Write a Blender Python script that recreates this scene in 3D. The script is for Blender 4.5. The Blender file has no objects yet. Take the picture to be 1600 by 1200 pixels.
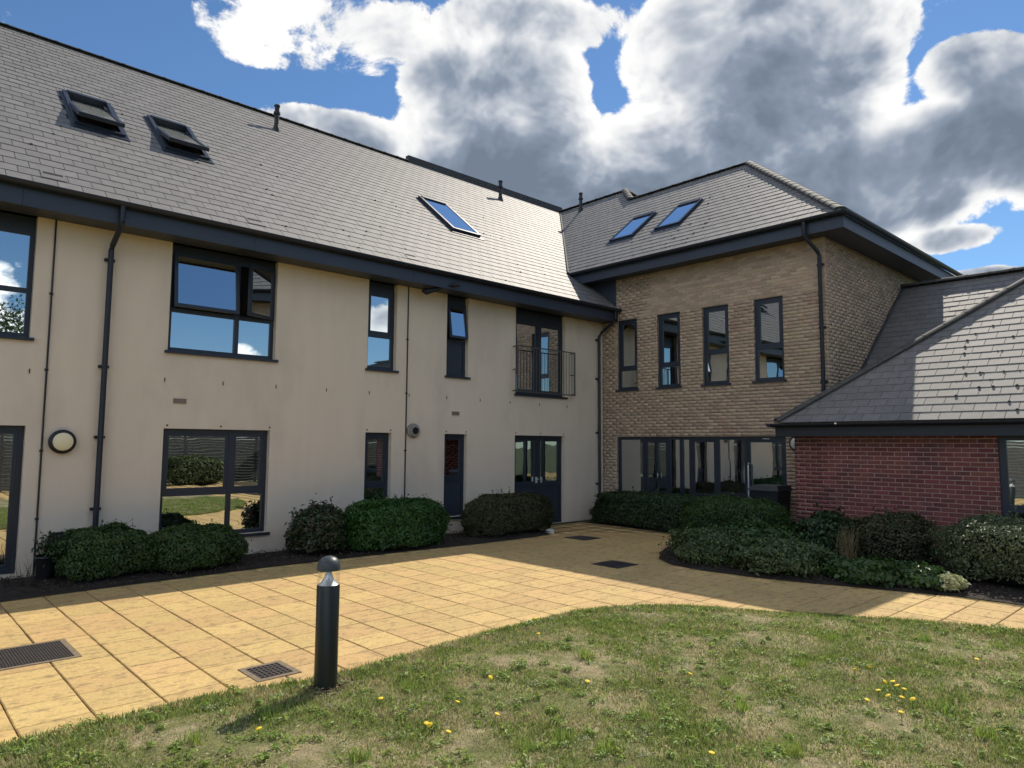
import bpy, bmesh, math, random
import numpy as np
from mathutils import Matrix, Vector
random.seed(7); rng = np.random.default_rng(11)
R = math.radians
sc = bpy.context.scene
col = sc.collection

# ------------------------------------------------------------------ camera
PITCH, ROLL, YAW, FPX, EYE = R(4.95), R(0.41), R(42.86), 1092.0, 1.885
cp, sp, cr, sr = math.cos(PITCH), math.sin(PITCH), math.cos(ROLL), math.sin(ROLL)
f0 = np.array([math.sin(YAW), math.cos(YAW), 0.]); r0 = np.array([math.cos(YAW), -math.sin(YAW), 0.]); u0 = np.array([0, 0, 1.])
FW = cp*f0+sp*u0; UP2 = -sp*f0+cp*u0
RT = cr*r0+sr*UP2; UPV = -sr*r0+cr*UP2
cam = bpy.data.cameras.new('camera'); cam_o = bpy.data.objects.new('camera', cam); col.objects.link(cam_o)
cam.sensor_width = 36; cam.lens = FPX/1600*36; cam.clip_end = 5000; cam.clip_start = .05
cam_o.matrix_world = Matrix(((RT[0], UPV[0], -FW[0], 0), (RT[1], UPV[1], -FW[1], 0), (RT[2], UPV[2], -FW[2], EYE), (0, 0, 0, 1)))
sc.camera = cam_o
def ray(x, y):
    d = RT*(x-800)/FPX-UPV*(y-600)/FPX+FW
    return d/np.linalg.norm(d)
def project(P):
    v = np.asarray(P)-np.array([0, 0, EYE]); z = v@FW
    return 800+FPX*(v@RT)/z, 600-FPX*(v@UPV)/z, z

# ------------------------------------------------------------------ world, sun, exposure
SUN_AZ, SUN_EL = R(19.0), R(46.8)          # azimuth from +X towards +Y
SKY = 0.115
sun_dir = np.array([math.cos(SUN_EL)*math.cos(SUN_AZ), math.cos(SUN_EL)*math.sin(SUN_AZ), math.sin(SUN_EL)])
world = bpy.data.worlds.new('World'); sc.world = world; world.use_nodes = True
def build_world():
    nt = world.node_tree; N = nt.nodes; Lk = nt.links
    for n in list(N): N.remove(n)
    out = N.new('ShaderNodeOutputWorld'); bg = N.new('ShaderNodeBackground'); bg.inputs[1].default_value = SKY
    Lk.new(bg.outputs[0], out.inputs[0])
    sky = N.new('ShaderNodeTexSky'); sky.sky_type = 'NISHITA'; sky.sun_disc = False
    sky.sun_elevation = SUN_EL; sky.sun_rotation = math.pi/2-SUN_AZ
    sky.air_density = 1.0; sky.dust_density = 0.05; sky.ozone_density = 3.5; sky.altitude = 50
    tc = N.new('ShaderNodeTexCoord'); D = tc.outputs['Generated']
    def put(sock, v):
        if isinstance(v, (int, float)): sock.default_value = v
        elif isinstance(v, (tuple, list, np.ndarray)): sock.default_value = tuple(float(q) for q in v)
        else: Lk.new(v, sock)
    def m(op, a, b=0., c=0., clamp=False):
        n = N.new('ShaderNodeMath'); n.operation = op; n.use_clamp = clamp
        put(n.inputs[0], a); put(n.inputs[1], b); put(n.inputs[2], c); return n.outputs[0]
    def vm(op, a, b=(0, 0, 0), s=None):
        n = N.new('ShaderNodeVectorMath'); n.operation = op; put(n.inputs[0], a); put(n.inputs[1], b)
        if s is not None: put(n.inputs['Scale'], s)
        return n.outputs['Value'] if op in ('DOT_PRODUCT', 'LENGTH') else n.outputs['Vector']
    def sstep(x, lo, hi, a=0., b=1.):
        n = N.new('ShaderNodeMapRange'); n.interpolation_type = 'SMOOTHSTEP'
        put(n.inputs[0], x); n.inputs[1].default_value = lo; n.inputs[2].default_value = hi; n.inputs[3].default_value = a; n.inputs[4].default_value = b
        return n.outputs[0]
    def noise(vec, scale, detail, rough, dist=0.):
        n = N.new('ShaderNodeTexNoise'); n.noise_dimensions = '3D'; put(n.inputs['Vector'], vec)
        n.inputs['Scale'].default_value = scale; n.inputs['Detail'].default_value = detail; n.inputs['Roughness'].default_value = rough
        n.inputs['Distortion'].default_value = dist
        return n.outputs['Fac']
    # cloud banks: centre (seen in the photograph at pixel x, y), half-size, strength
    banks = [(715, 140, 85, 70, .9), (800, 135, 105, 75, .95), (865, 200, 66, 85, .95), (740, 240, 125, 95, 1.0), (860, 280, 190, 70, 1.0),
             (1095, 110, 112, 120, .95), (1215, 55, 170, 110, 1.0), (1325, 120, 75, 90, .9), (1160, 230, 220, 120, 1.05), (1010, 225, 60, 50, .85), (1050, 300, 330, 60, 1.05),
             (1520, 105, 75, 50, .85), (1590, 165, 85, 85, .95), (1440, 235, 130, 70, .95), (1370, 300, 140, 75, 1.0), (1560, 235, 110, 62, .92), (1720, 190, 150, 110, .95),
             (520, 205, 105, 36, .75), (600, 230, 60, 40, .8), (610, 50, 270, 48, .60), (430, 75, 95, 34, .45), (820, 35, 200, 42, .60), (520, 95, 90, 26, .42),
             (1470, 375, 70, 22, .62), (1530, 430, 55, 13, .62)]
    cov = None
    for (px, py, rx, ry, s) in banks:
        c = ray(px, py); e1 = np.cross(c, [0, 0, 1.]); e1 /= np.linalg.norm(e1); e2 = np.cross(e1, c)
        k = FPX*(1+((px-800)**2+(py-600)**2)/FPX**2)**.5
        u = vm('DOT_PRODUCT', D, tuple(e1/(rx/k))); v = vm('DOT_PRODUCT', D, tuple(e2/(ry/k)))
        q = m('ADD', m('MULTIPLY', u, u), m('MULTIPLY', v, v))
        front = m('GREATER_THAN', vm('DOT_PRODUCT', D, tuple(c)), 0.)
        b = m('MULTIPLY', m('MULTIPLY', sstep(q, 0., 2.2, s, 0.), front), 1.)
        cov = b if cov is None else m('SMOOTH_MAX', cov, b, .15)
    # the rest of the sky carries the same kind of broken cumulus
    sep = N.new('ShaderNodeSeparateXYZ'); Lk.new(D, sep.inputs[0]); dz = sep.outputs[2]
    ahead = vm('DOT_PRODUCT', D, tuple(ray(800, 330)))
    gen = sstep(noise(vm('ADD', vm('MULTIPLY', D, (1., 1., 1.7)), (.9, .35, .6)), 2.1, 2., .5), .40, .62, -.25, .85)
    gen = m('MULTIPLY', gen, sstep(ahead, .58, .8, 1., 0.))
    cov = m('SMOOTH_MAX', cov, gen, .1)
    wob = N.new('ShaderNodeTexNoise'); put(wob.inputs['Vector'], D); wob.inputs['Scale'].default_value = 5.; wob.inputs['Detail'].default_value = 1.
    P = vm('ADD', vm('MULTIPLY', D, (1., 1., 1.25)), vm('SCALE', wob.outputs['Color'], (0, 0, 0), .10))
    def puffs(vec, scale, detail):
        n = N.new('ShaderNodeTexVoronoi'); n.voronoi_dimensions = '3D'; n.feature = 'F1'; put(n.inputs['Vector'], vec)
        n.inputs['Scale'].default_value = scale; n.inputs['Detail'].default_value = detail; n.inputs['Roughness'].default_value = .55; n.normalize = True
        return m('SUBTRACT', 1., n.outputs['Distance'])
    PS = vm('ADD', P, tuple(sun_dir*.020))
    b1 = puffs(PS, 13., 1.6)
    f1 = noise(P, 7.0, 9., .66); f2 = noise(vm('ADD', P, tuple(sun_dir*.035)), 7.0, 4., .60)
    f3 = noise(P, 3.1, 2., .55); f4 = noise(vm('ADD', P, tuple(sun_dir*.10)), 3.1, 2., .55)
    dens = m('ADD', cov, m('ADD', m('MULTIPLY', m('SUBTRACT', f1, .5), 1.35), m('MULTIPLY', m('SUBTRACT', f3, .5), .45)))
    dens = m('ADD', dens, m('MULTIPLY', m('SUBTRACT', b1, .62), .75))
    dens = m('SUBTRACT', dens, .40)
    alpha = sstep(dens, -.02, .11)
    tosun = vm('DOT_PRODUCT', D, tuple(sun_dir))
    lit = m('ADD', m('ADD', m('MULTIPLY', m('SUBTRACT', f1, f2), 2.3), m('MULTIPLY', m('SUBTRACT', b1, .66), .55)), m('MULTIPLY', m('SUBTRACT', f3, f4), 1.7))
    thick = m('MULTIPLY', sstep(dens, .0, 1.05), sstep(tosun, -.1, .65, .35, 1.))
    base = m('MULTIPLY', sstep(dz, .27, .47, .42, 0.), sstep(dens, .08, .5))      # cloud bases are greyer than their tops
    shade = m('SUBTRACT', m('ADD', m('MULTIPLY_ADD', thick, .90, .03), base), lit, clamp=True)
    ramp = N.new('ShaderNodeValToRGB'); Lk.new(shade, ramp.inputs[0]); cr_ = ramp.color_ramp
    cr_.elements[0].position = 0.; cr_.elements[0].color = (.74, .735, .72, 1)
    cr_.elements[1].position = 1.; cr_.elements[1].color = (.125, .158, .210, 1)
    for pos, c in ((.22, (.60, .61, .62, 1)), (.46, (.36, .39, .44, 1)), (.70, (.19, .23, .295, 1))):
        e = cr_.elements.new(pos); e.color = c
    cl = vm('SCALE', ramp.outputs[0], (0, 0, 0), m('MULTIPLY', sstep(tosun, -.2, .55, 2.1, 1.), 1.0/SKY))   # clouds facing the sun are whiter
    hor = sstep(dz, -.02, .05)
    mix = N.new('ShaderNodeMix'); mix.data_type = 'RGBA'
    put(mix.inputs[0], m('MULTIPLY', alpha, hor)); 
    skyc = vm('MULTIPLY', sky.outputs[0], (.50, .62, .70))
    Lk.new(skyc, mix.inputs[6]); Lk.new(cl, mix.inputs[7])
    Lk.new(mix.outputs[2], bg.inputs[0])
    world.cycles.sampling_method = 'NONE'
build_world()
sun = bpy.data.lights.new('sun', 'SUN'); sun.energy = 3.35; sun.angle = R(.53); sun.color = (1, .91, .77)
sun_o = bpy.data.objects.new('sun', sun); col.objects.link(sun_o); sun_o.location = (30, 10, 40)
sun_o.rotation_euler = Vector(tuple(sun_dir)).to_track_quat('Z', 'Y').to_euler()
vs = sc.view_settings; vs.view_transform = 'Standard'; vs.look = 'None'; vs.exposure = 0.50; vs.gamma = 1; vs.use_curve_mapping = False
sc.cycles.max_bounces = 6; sc.cycles.diffuse_bounces = 3; sc.cycles.glossy_bounces = 3; sc.cycles.transmission_bounces = 4; sc.cycles.transparent_max_bounces = 6
sc.cycles.caustics_reflective = False; sc.cycles.caustics_refractive = False; sc.cycles.use_denoising = True

# ------------------------------------------------------------------ materials
MATS = {}
def mat(name, colr=(.5, .5, .5), rough=.7, metal=0., ior=1.5, vary=0., noise=0., nscale=6., bump=0., bscale=40., sheen=0., stretch=(1, 1, 1), col2=None, mixlo=.4, mixhi=.65, mscale=2., transl=0., spec=.5, hue=0., mstretch=(1, 1, 1), coat=0.):
    mt = bpy.data.materials.new(name); mt.use_nodes = True; nt = mt.node_tree; N = nt.nodes; Lk = nt.links
    bs = N['Principled BSDF']; bs.inputs['Roughness'].default_value = rough; bs.inputs['Metallic'].default_value = metal; bs.inputs['IOR'].default_value = ior
    bs.inputs['Specular IOR Level'].default_value = spec
    geo = N.new('ShaderNodeNewGeometry'); src = geo.outputs['Position']
    rgb = N.new('ShaderNodeRGB'); rgb.outputs[0].default_value = (*colr, 1); c = rgb.outputs[0]
    def nz(scale, detail=5, st=(1, 1, 1), rough_=.55):
        mp = N.new('ShaderNodeMapping'); mp.inputs['Scale'].default_value = st; Lk.new(src, mp.inputs[0])
        n = N.new('ShaderNodeTexNoise'); n.inputs['Scale'].default_value = scale; n.inputs['Detail'].default_value = detail; n.inputs['Roughness'].default_value = rough_
        Lk.new(mp.outputs[0], n.inputs['Vector']); return n.outputs['Fac']
    if col2 is not None:
        mr = N.new('ShaderNodeMapRange'); mr.interpolation_type = 'SMOOTHSTEP'; Lk.new(nz(mscale, 6, mstretch, .62), mr.inputs[0]); mr.inputs[1].default_value = mixlo; mr.inputs[2].default_value = mixhi
        mx = N.new('ShaderNodeMix'); mx.data_type = 'RGBA'; Lk.new(mr.outputs[0], mx.inputs[0]); Lk.new(c, mx.inputs[6]); mx.inputs[7].default_value = (*col2, 1); c = mx.outputs[2]
    if vary or hue:
        oi = N.new('ShaderNodeObjectInfo'); ad = N.new('ShaderNodeMath'); ad.operation = 'ADD'; Lk.new(oi.outputs['Random'], ad.inputs[0]); Lk.new(geo.outputs['Random Per Island'], ad.inputs[1])
        fr = N.new('ShaderNodeMath'); fr.operation = 'FRACT'; Lk.new(ad.outputs[0], fr.inputs[0])
        hs = N.new('ShaderNodeHueSaturation'); Lk.new(c, hs.inputs['Color'])
        mr = N.new('ShaderNodeMapRange'); Lk.new(fr.outputs[0], mr.inputs[0]); mr.inputs[3].default_value = 1-vary; mr.inputs[4].default_value = 1+vary; Lk.new(mr.outputs[0], hs.inputs['Value'])
        if hue:
            m7 = N.new('ShaderNodeMath'); m7.operation = 'MULTIPLY'; m7.inputs[1].default_value = 7.13; Lk.new(fr.outputs[0], m7.inputs[0])
            f7 = N.new('ShaderNodeMath'); f7.operation = 'FRACT'; Lk.new(m7.outputs[0], f7.inputs[0])
            mh = N.new('ShaderNodeMapRange'); Lk.new(f7.outputs[0], mh.inputs[0]); mh.inputs[3].default_value = .5-hue; mh.inputs[4].default_value = .5+hue; Lk.new(mh.outputs[0], hs.inputs['Hue'])
        c = hs.outputs[0]
    if noise:
        mr = N.new('ShaderNodeMapRange'); Lk.new(nz(nscale, 6, stretch), mr.inputs[0]); mr.inputs[1].default_value = .25; mr.inputs[2].default_value = .75; mr.inputs[3].default_value = 1-noise; mr.inputs[4].default_value = 1+noise
        vm = N.new('ShaderNodeVectorMath'); vm.operation = 'SCALE'; Lk.new(c, vm.inputs[0]); Lk.new(mr.outputs[0], vm.inputs['Scale']); c = vm.outputs[0]
    Lk.new(c, bs.inputs['Base Color'])
    if bump:
        b = N.new('ShaderNodeBump'); b.inputs['Strength'].default_value = 1; b.inputs['Distance'].default_value = bump; Lk.new(nz(bscale, 4), b.inputs['Height']); Lk.new(b.outputs[0], bs.inputs['Normal'])
    if coat: bs.inputs['Coat Weight'].default_value = coat
    if transl:
        tr = N.new('ShaderNodeBsdfTranslucent'); Lk.new(c, tr.inputs[0]); ms = N.new('ShaderNodeMixShader'); ms.inputs[0].default_value = transl
        Lk.new(bs.outputs[0], ms.inputs[1]); Lk.new(tr.outputs[0], ms.inputs[2]); Lk.new(ms.outputs[0], N['Material Output'].inputs[0])
    MATS[name] = mt; return mt
mat('render', (.75, .645, .52), .92, noise=.03, nscale=5., stretch=(1, 1, .12), bump=.003, bscale=90, col2=(.65, .56, .455), mixlo=.46, mixhi=.72, mscale=.8, mstretch=(1, 1, .45))
mat('frame', (.019, .027, .043), .42, noise=.08, nscale=3)
mat('fascia', (.030, .042, .068), .45, noise=.10, nscale=2)
mat('gutter', (.011, .016, .027), .45)
mat('soffit', (.045, .052, .068), .5, noise=.06)
mat('panel', (.024, .034, .052), .5, noise=.08)
mat('slate', (.175, .166, .158), .66, vary=.10, noise=.15, nscale=9, bump=.0012, bscale=60, spec=.66)
mat('ridge', (.045, .047, .052), .75, vary=.1, noise=.2, nscale=10, bump=.002)
mat('hip', (.075, .075, .07), .8, vary=.1, noise=.3, nscale=12, bump=.003)
mat('tan_brick', (.46, .34, .24), .85, vary=.17, hue=.012, noise=.15, nscale=30, bump=.002, bscale=150, col2=(.44, .28, .20), mixlo=.55, mixhi=.7, mscale=1.3)
mat('tan_mortar', (.47, .40, .315), .95, noise=.15)
mat('red_brick', (.185, .056, .048), .8, vary=.24, hue=.012, noise=.2, nscale=30, bump=.002, bscale=150, col2=(.125, .044, .045), mixlo=.5, mixhi=.65, mscale=2.2)
mat('red_mortar', (.47, .33, .30), .95, noise=.15)
mat('slab', (.575, .395, .160), .85, vary=.09, hue=.007, noise=.22, nscale=30, stretch=(1, 1.6, 1), bump=.006, bscale=28, col2=(.30, .205, .095), mixlo=.47, mixhi=.74, mscale=7., mstretch=(1, 1.8, 1))
mat('joint', (.10, .075, .040), .95, noise=.4, nscale=8, col2=(.06, .07, .03), mscale=3)
mat('soil', (.030, .022, .016), .95, noise=.5, nscale=20, bump=.03, bscale=25)
mat('soil_dry', (.22, .16, .10), .95, vary=.4)
mat('mulch', (.055, .040, .028), .9, vary=.5, hue=.02)
mat('turf', (.17, .175, .06), .95, noise=.35, nscale=14, bump=.02, bscale=60, col2=(.34, .28, .16), mixlo=.40, mixhi=.60, mscale=2.6)
mat('blade', (.25, .32, .075), .55, vary=.45, hue=.03, noise=.40, nscale=24, col2=(.50, .44, .23), mixlo=.44, mixhi=.68, mscale=3.2, transl=.4)
mat('weed', (.27, .37, .075), .5, vary=.40, hue=.03, transl=.45)
mat('weed_pale', (.40, .44, .24), .6, vary=.25, transl=.3)
mat('dandelion', (.85, .60, .02), .7)
mat('leaf_dark', (.030, .062, .017), .42, vary=.4, hue=.02, transl=.18)
mat('leaf_mid', (.042, .090, .018), .42, vary=.4, hue=.02, transl=.2)
mat('leaf_bright', (.035, .105, .018), .40, vary=.4, hue=.02, transl=.2)
mat('leaf_brown', (.055, .068, .024), .5, vary=.4, hue=.035, transl=.18)
mat('leaf_gloss', (.035, .062, .022), .3, vary=.45, hue=.03, transl=.15)
mat('leaf_pale', (.085, .125, .040), .45, vary=.4, hue=.03, transl=.22)
mat('leaf_grey', (.115, .150, .068), .5, vary=.35, hue=.02, transl=.2)
mat('leaf_white', (.55, .56, .30), .5, vary=.35, transl=.25)
for k_, c_ in dict(leaf_dark=(.055, .10, .03), leaf_mid=(.085, .15, .035), leaf_bright=(.06, .16, .03), leaf_brown=(.10, .085, .035), leaf_gloss=(.11, .075, .035), leaf_pale=(.15, .20, .07), leaf_grey=(.19, .23, .11)).items(): mat(k_+'_young', c_, .45, vary=.3, hue=.02, transl=.22)
mat('straw', (.26, .20, .10), .7, vary=.4, transl=.2)
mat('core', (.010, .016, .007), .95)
mat('bark', (.07, .05, .035), .9, noise=.3, bump=.01)
mat('bollard', (.013, .018, .017), .36, noise=.1)
mat('cap', (.050, .060, .068), .42, noise=.1)
mat('silver', (.82, .83, .84), .38, metal=.55)
mat('iron', (.045, .036, .032), .65, noise=.4, nscale=25, bump=.002)
mat('iron_frame', (.20, .155, .10), .8, noise=.3, nscale=20)
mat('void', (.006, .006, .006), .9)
mat('black', (.012, .013, .016), .5)
mat('white', (.70, .70, .66), .5)
mat('diffuser', (.85, .76, .50), .4)
mat('vent_pink', (.30, .215, .18), .8, noise=.15)
mat('flue', (.26, .25, .22), .6, noise=.25, nscale=15)
mat('steel', (.14, .13, .12), .45, metal=.6)
mat('bin', (.012, .016, .022), .5)
mat('ground_far', (.08, .10, .04), .95, noise=.3, nscale=.5)
mat('far_tile', (.060, .058, .060), .6, noise=.3, nscale=8, bump=.02, bscale=9)
mat('blind', (.34, .36, .33), .8)
def glass_mat(name, tint, ior, wave, metal=0.):
    mt = bpy.data.materials.new(name); mt.use_nodes = True; N = mt.node_tree.nodes; Lk = mt.node_tree.links
    bs = N['Principled BSDF']; bs.inputs['Base Color'].default_value = (*tint, 1); bs.inputs['Roughness'].default_value = .012; bs.inputs['IOR'].default_value = ior; bs.inputs['Metallic'].default_value = metal
    geo = N.new('ShaderNodeNewGeometry'); n = N.new('ShaderNodeTexNoise'); n.inputs['Scale'].default_value = 2.4; n.inputs['Detail'].default_value = 1.
    Lk.new(geo.outputs['Position'], n.inputs['Vector']); b = N.new('ShaderNodeBump'); b.inputs['Distance'].default_value = wave; Lk.new(n.outputs['Fac'], b.inputs['Height']); Lk.new(b.outputs[0], bs.inputs['Normal'])
    MATS[name] = mt
glass_mat('glass', (.60, .64, .66), 1.5, .0007, 1.); glass_mat('glass_dim', (.50, .53, .53), 1.5, .0010, 1.)
glass_mat('glass_roof', (.88, .90, .92), 1.5, .001, 1.)
def clear_mat():
    mt = bpy.data.materials.new('clear'); mt.use_nodes = True; N = mt.node_tree.nodes; Lk = mt.node_tree.links
    t = N.new('ShaderNodeBsdfTransparent'); t.inputs[0].default_value = (.95, .96, .95, 1); g = N.new('ShaderNodeBsdfGlossy'); g.inputs['Roughness'].default_value = .03
    fr = N.new('ShaderNodeFresnel'); fr.inputs[0].default_value = 1.5; mx = N.new('ShaderNodeMixShader'); fm = N.new('ShaderNodeMath'); fm.operation = 'MULTIPLY'; fm.inputs[1].default_value = .35; Lk.new(fr.outputs[0], fm.inputs[0]); Lk.new(fm.outputs[0], mx.inputs[0]); Lk.new(t.outputs[0], mx.inputs[1]); Lk.new(g.outputs[0], mx.inputs[2])
    Lk.new(mx.outputs[0], N['Material Output'].inputs[0]); MATS['clear'] = mt
clear_mat()

# ------------------------------------------------------------------ helpers
def link(o, parent=None, inv=None):
    col.objects.link(o)
    if parent is not None:
        o.parent = parent
        if parent.type == 'EMPTY': o.matrix_parent_inverse = Matrix.Translation(parent.location).inverted()
    return o
def tag(o, label=None, cat=None, group=None, kind=None):
    if label: o['label'] = label
    if cat: o['category'] = cat
    if group: o['group'] = group
    if kind: o['kind'] = kind
    return o
def empty(name, loc, label, cat, group=None):
    o = bpy.data.objects.new(name, None); o.location = loc; o.empty_display_size = .3; col.objects.link(o)
    return tag(o, label, cat, group)
class MB:
    def __init__(self): self.v = []; self.f = []
    def quad(self, *p):
        b = len(self.v); self.v += [tuple(q) for q in p]; self.f.append(tuple(range(b, b+len(p)))); return self
    def hexa(self, p):      # p: 8 corners, bottom ring then top ring
        b = len(self.v); self.v += [tuple(q) for q in p]
        for f in ((0, 3, 2, 1), (4, 5, 6, 7), (0, 1, 5, 4), (1, 2, 6, 5), (2, 3, 7, 6), (3, 0, 4, 7)): self.f.append(tuple(b+i for i in f))
        return self
    def box(self, x0, x1, y0, y1, z0, z1):
        return self.hexa([(x0, y0, z0), (x1, y0, z0), (x1, y1, z0), (x0, y1, z0), (x0, y0, z1), (x1, y0, z1), (x1, y1, z1), (x0, y1, z1)])
    def prism(self, poly, ext):
        e = np.array(ext, float); n = len(poly); b = len(self.v); P = [np.array(p, float) for p in poly]
        self.v += [tuple(p) for p in P]+[tuple(p+e) for p in P]
        self.f.append(tuple(range(b, b+n))[::-1]); self.f.append(tuple(range(b+n, b+2*n)))
        for i in range(n): j = (i+1) % n; self.f.append((b+i, b+j, b+n+j, b+n+i))
        return self
    def tube(self, path, r, n=10, cap=True):
        P = [np.array(p, float) for p in path]; rings = []
        for i, p in enumerate(P):
            d = (P[min(i+1, len(P)-1)]-P[max(i-1, 0)]); d /= np.linalg.norm(d)
            a = np.cross(d, [0, 0, 1.]) if abs(d[2]) < .9 else np.cross(d, [1., 0, 0]); a /= np.linalg.norm(a); c = np.cross(d, a)
            rr = r[i] if isinstance(r, (list, tuple)) else r
            b = len(self.v); rings.append(b)
            for k in range(n):
                t = 2*math.pi*k/n; self.v.append(tuple(p+rr*(math.cos(t)*a+math.sin(t)*c)))
        for b0, b1 in zip(rings, rings[1:]):
            for k in range(n): j = (k+1) % n; self.f.append((b0+k, b0+j, b1+j, b1+k))
        if cap: self.f.append(tuple(rings[0]+k for k in range(n))[::-1]); self.f.append(tuple(rings[-1]+k for k in range(n)))
        return self
    def lathe(self, o, prof, n=24):
        return self.tube([(o[0], o[1], o[2]+z) for r, z in prof], [max(r, .0005) for r, z in prof], n)
    def build(self, name, m, parent=None, smooth=False, fix=True):
        me = bpy.data.meshes.new(name); me.from_pydata(self.v, [], self.f)
        if fix:
            bm = bmesh.new(); bm.from_mesh(me); bmesh.ops.recalc_face_normals(bm, faces=bm.faces); bm.to_mesh(me); bm.free()
        me.materials.append(MATS[m])
        if smooth:
            me.polygons.foreach_set('use_smooth', [True]*len(me.polygons)); me.set_sharp_from_angle(angle=R(40))
        o = bpy.data.objects.new(name, me); return link(o, parent)
def fast_mesh(name, V, F, m, parent=None):
    V = np.asarray(V, np.float32).reshape(-1, 3); F = np.asarray(F, np.int32); k = F.shape[1]
    me = bpy.data.meshes.new(name); me.vertices.add(len(V)); me.vertices.foreach_set('co', V.ravel())
    me.loops.add(F.size); me.loops.foreach_set('vertex_index', F.ravel()); me.polygons.add(len(F))
    me.polygons.foreach_set('loop_start', np.arange(0, F.size, k, dtype=np.int32)); me.polygons.foreach_set('loop_total', np.full(len(F), k, np.int32))
    me.update(calc_edges=True); me.materials.append(MATS[m]); o = bpy.data.objects.new(name, me); return link(o, parent)
class Plane:    # local frame on a wall: s to the right seen from outside, d outwards, z up
    def __init__(self, o, a, n): self.o = np.array(o, float); self.a = np.array(a, float); self.n = np.array(n, float)
    def p(self, s, d, z): return self.o+self.a*s+self.n*d+np.array([0, 0, z])
    def box(self, mb, s0, s1, d0, d1, z0, z1):
        P = self.p; return mb.hexa([P(s0, d0, z0), P(s1, d0, z0), P(s1, d1, z0), P(s0, d1, z0), P(s0, d0, z1), P(s1, d0, z1), P(s1, d1, z1), P(s0, d1, z1)])
    def tilted(self, mb, s0, s1, z0, z1, d0, th, hinge, ang):
        # a slab turned about one of its edges; ang > 0 opens outwards
        c, s = math.cos(ang), math.sin(ang); out = []
        for z in (z0, z1):
            for (ss, dd) in ((s0, d0), (s1, d0), (s1, d0+th), (s0, d0+th)):
                q = dd-d0
                if hinge == 'top': h = z1-z; out.append(self.p(ss, d0+q*c+h*s, z1-h*c+q*s))
                elif hinge == 'right': h = s1-ss; out.append(self.p(s1-h*c+q*s*1., d0+h*s+q*c, z))
                else: out.append(self.p(ss, dd, z))
        return mb.hexa(out)
def wall_cells(pl, s0, s1, z0, z1, openings, depth, d=0., top=None):
    mb = MB(); S = sorted({s0, s1, *[q for o in openings for q in o[:2]]}); Z = sorted({z0, z1, *[q for o in openings for q in o[2:4]]})
    S = [q for q in S if s0 <= q <= s1]; Z = [q for q in Z if z0 <= q <= z1]
    hole = lambda s, z: any(o[0] < s < o[1] and o[2] < z < o[3] for o in openings)
    for a, b in zip(S, S[1:]):
        for c, e in zip(Z, Z[1:]):
            if hole((a+b)/2, (c+e)/2): continue
            mb.quad(pl.p(a, d, c), pl.p(b, d, c), pl.p(b, d, e), pl.p(a, d, e))
            mb.quad(pl.p(a, d-.3, c), pl.p(a, d-.3, e), pl.p(b, d-.3, e), pl.p(b, d-.3, c))
    for (a, b, c, e) in [o[:4] for o in openings]:
        for (p, q, r_, t) in (((a, c), (a, e), 0, 0), ((b, e), (b, c), 0, 0), ((a, e), (b, e), 0, 0), ((b, c), (a, c), 0, 0)):
            mb.quad(pl.p(p[0], d, p[1]), pl.p(q[0], d, q[1]), pl.p(q[0], d-depth, q[1]), pl.p(p[0], d-depth, p[1]))
    for (p, q) in (((s0, z0), (s0, z1)), ((s1, z1), (s1, z0)), ((s0, z1), (s1, z1))):
        mb.quad(pl.p(p[0], d, p[1]), pl.p(q[0], d, q[1]), pl.p(q[0], d-.3, q[1]), pl.p(p[0], d-.3, p[1]))
    return mb
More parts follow.
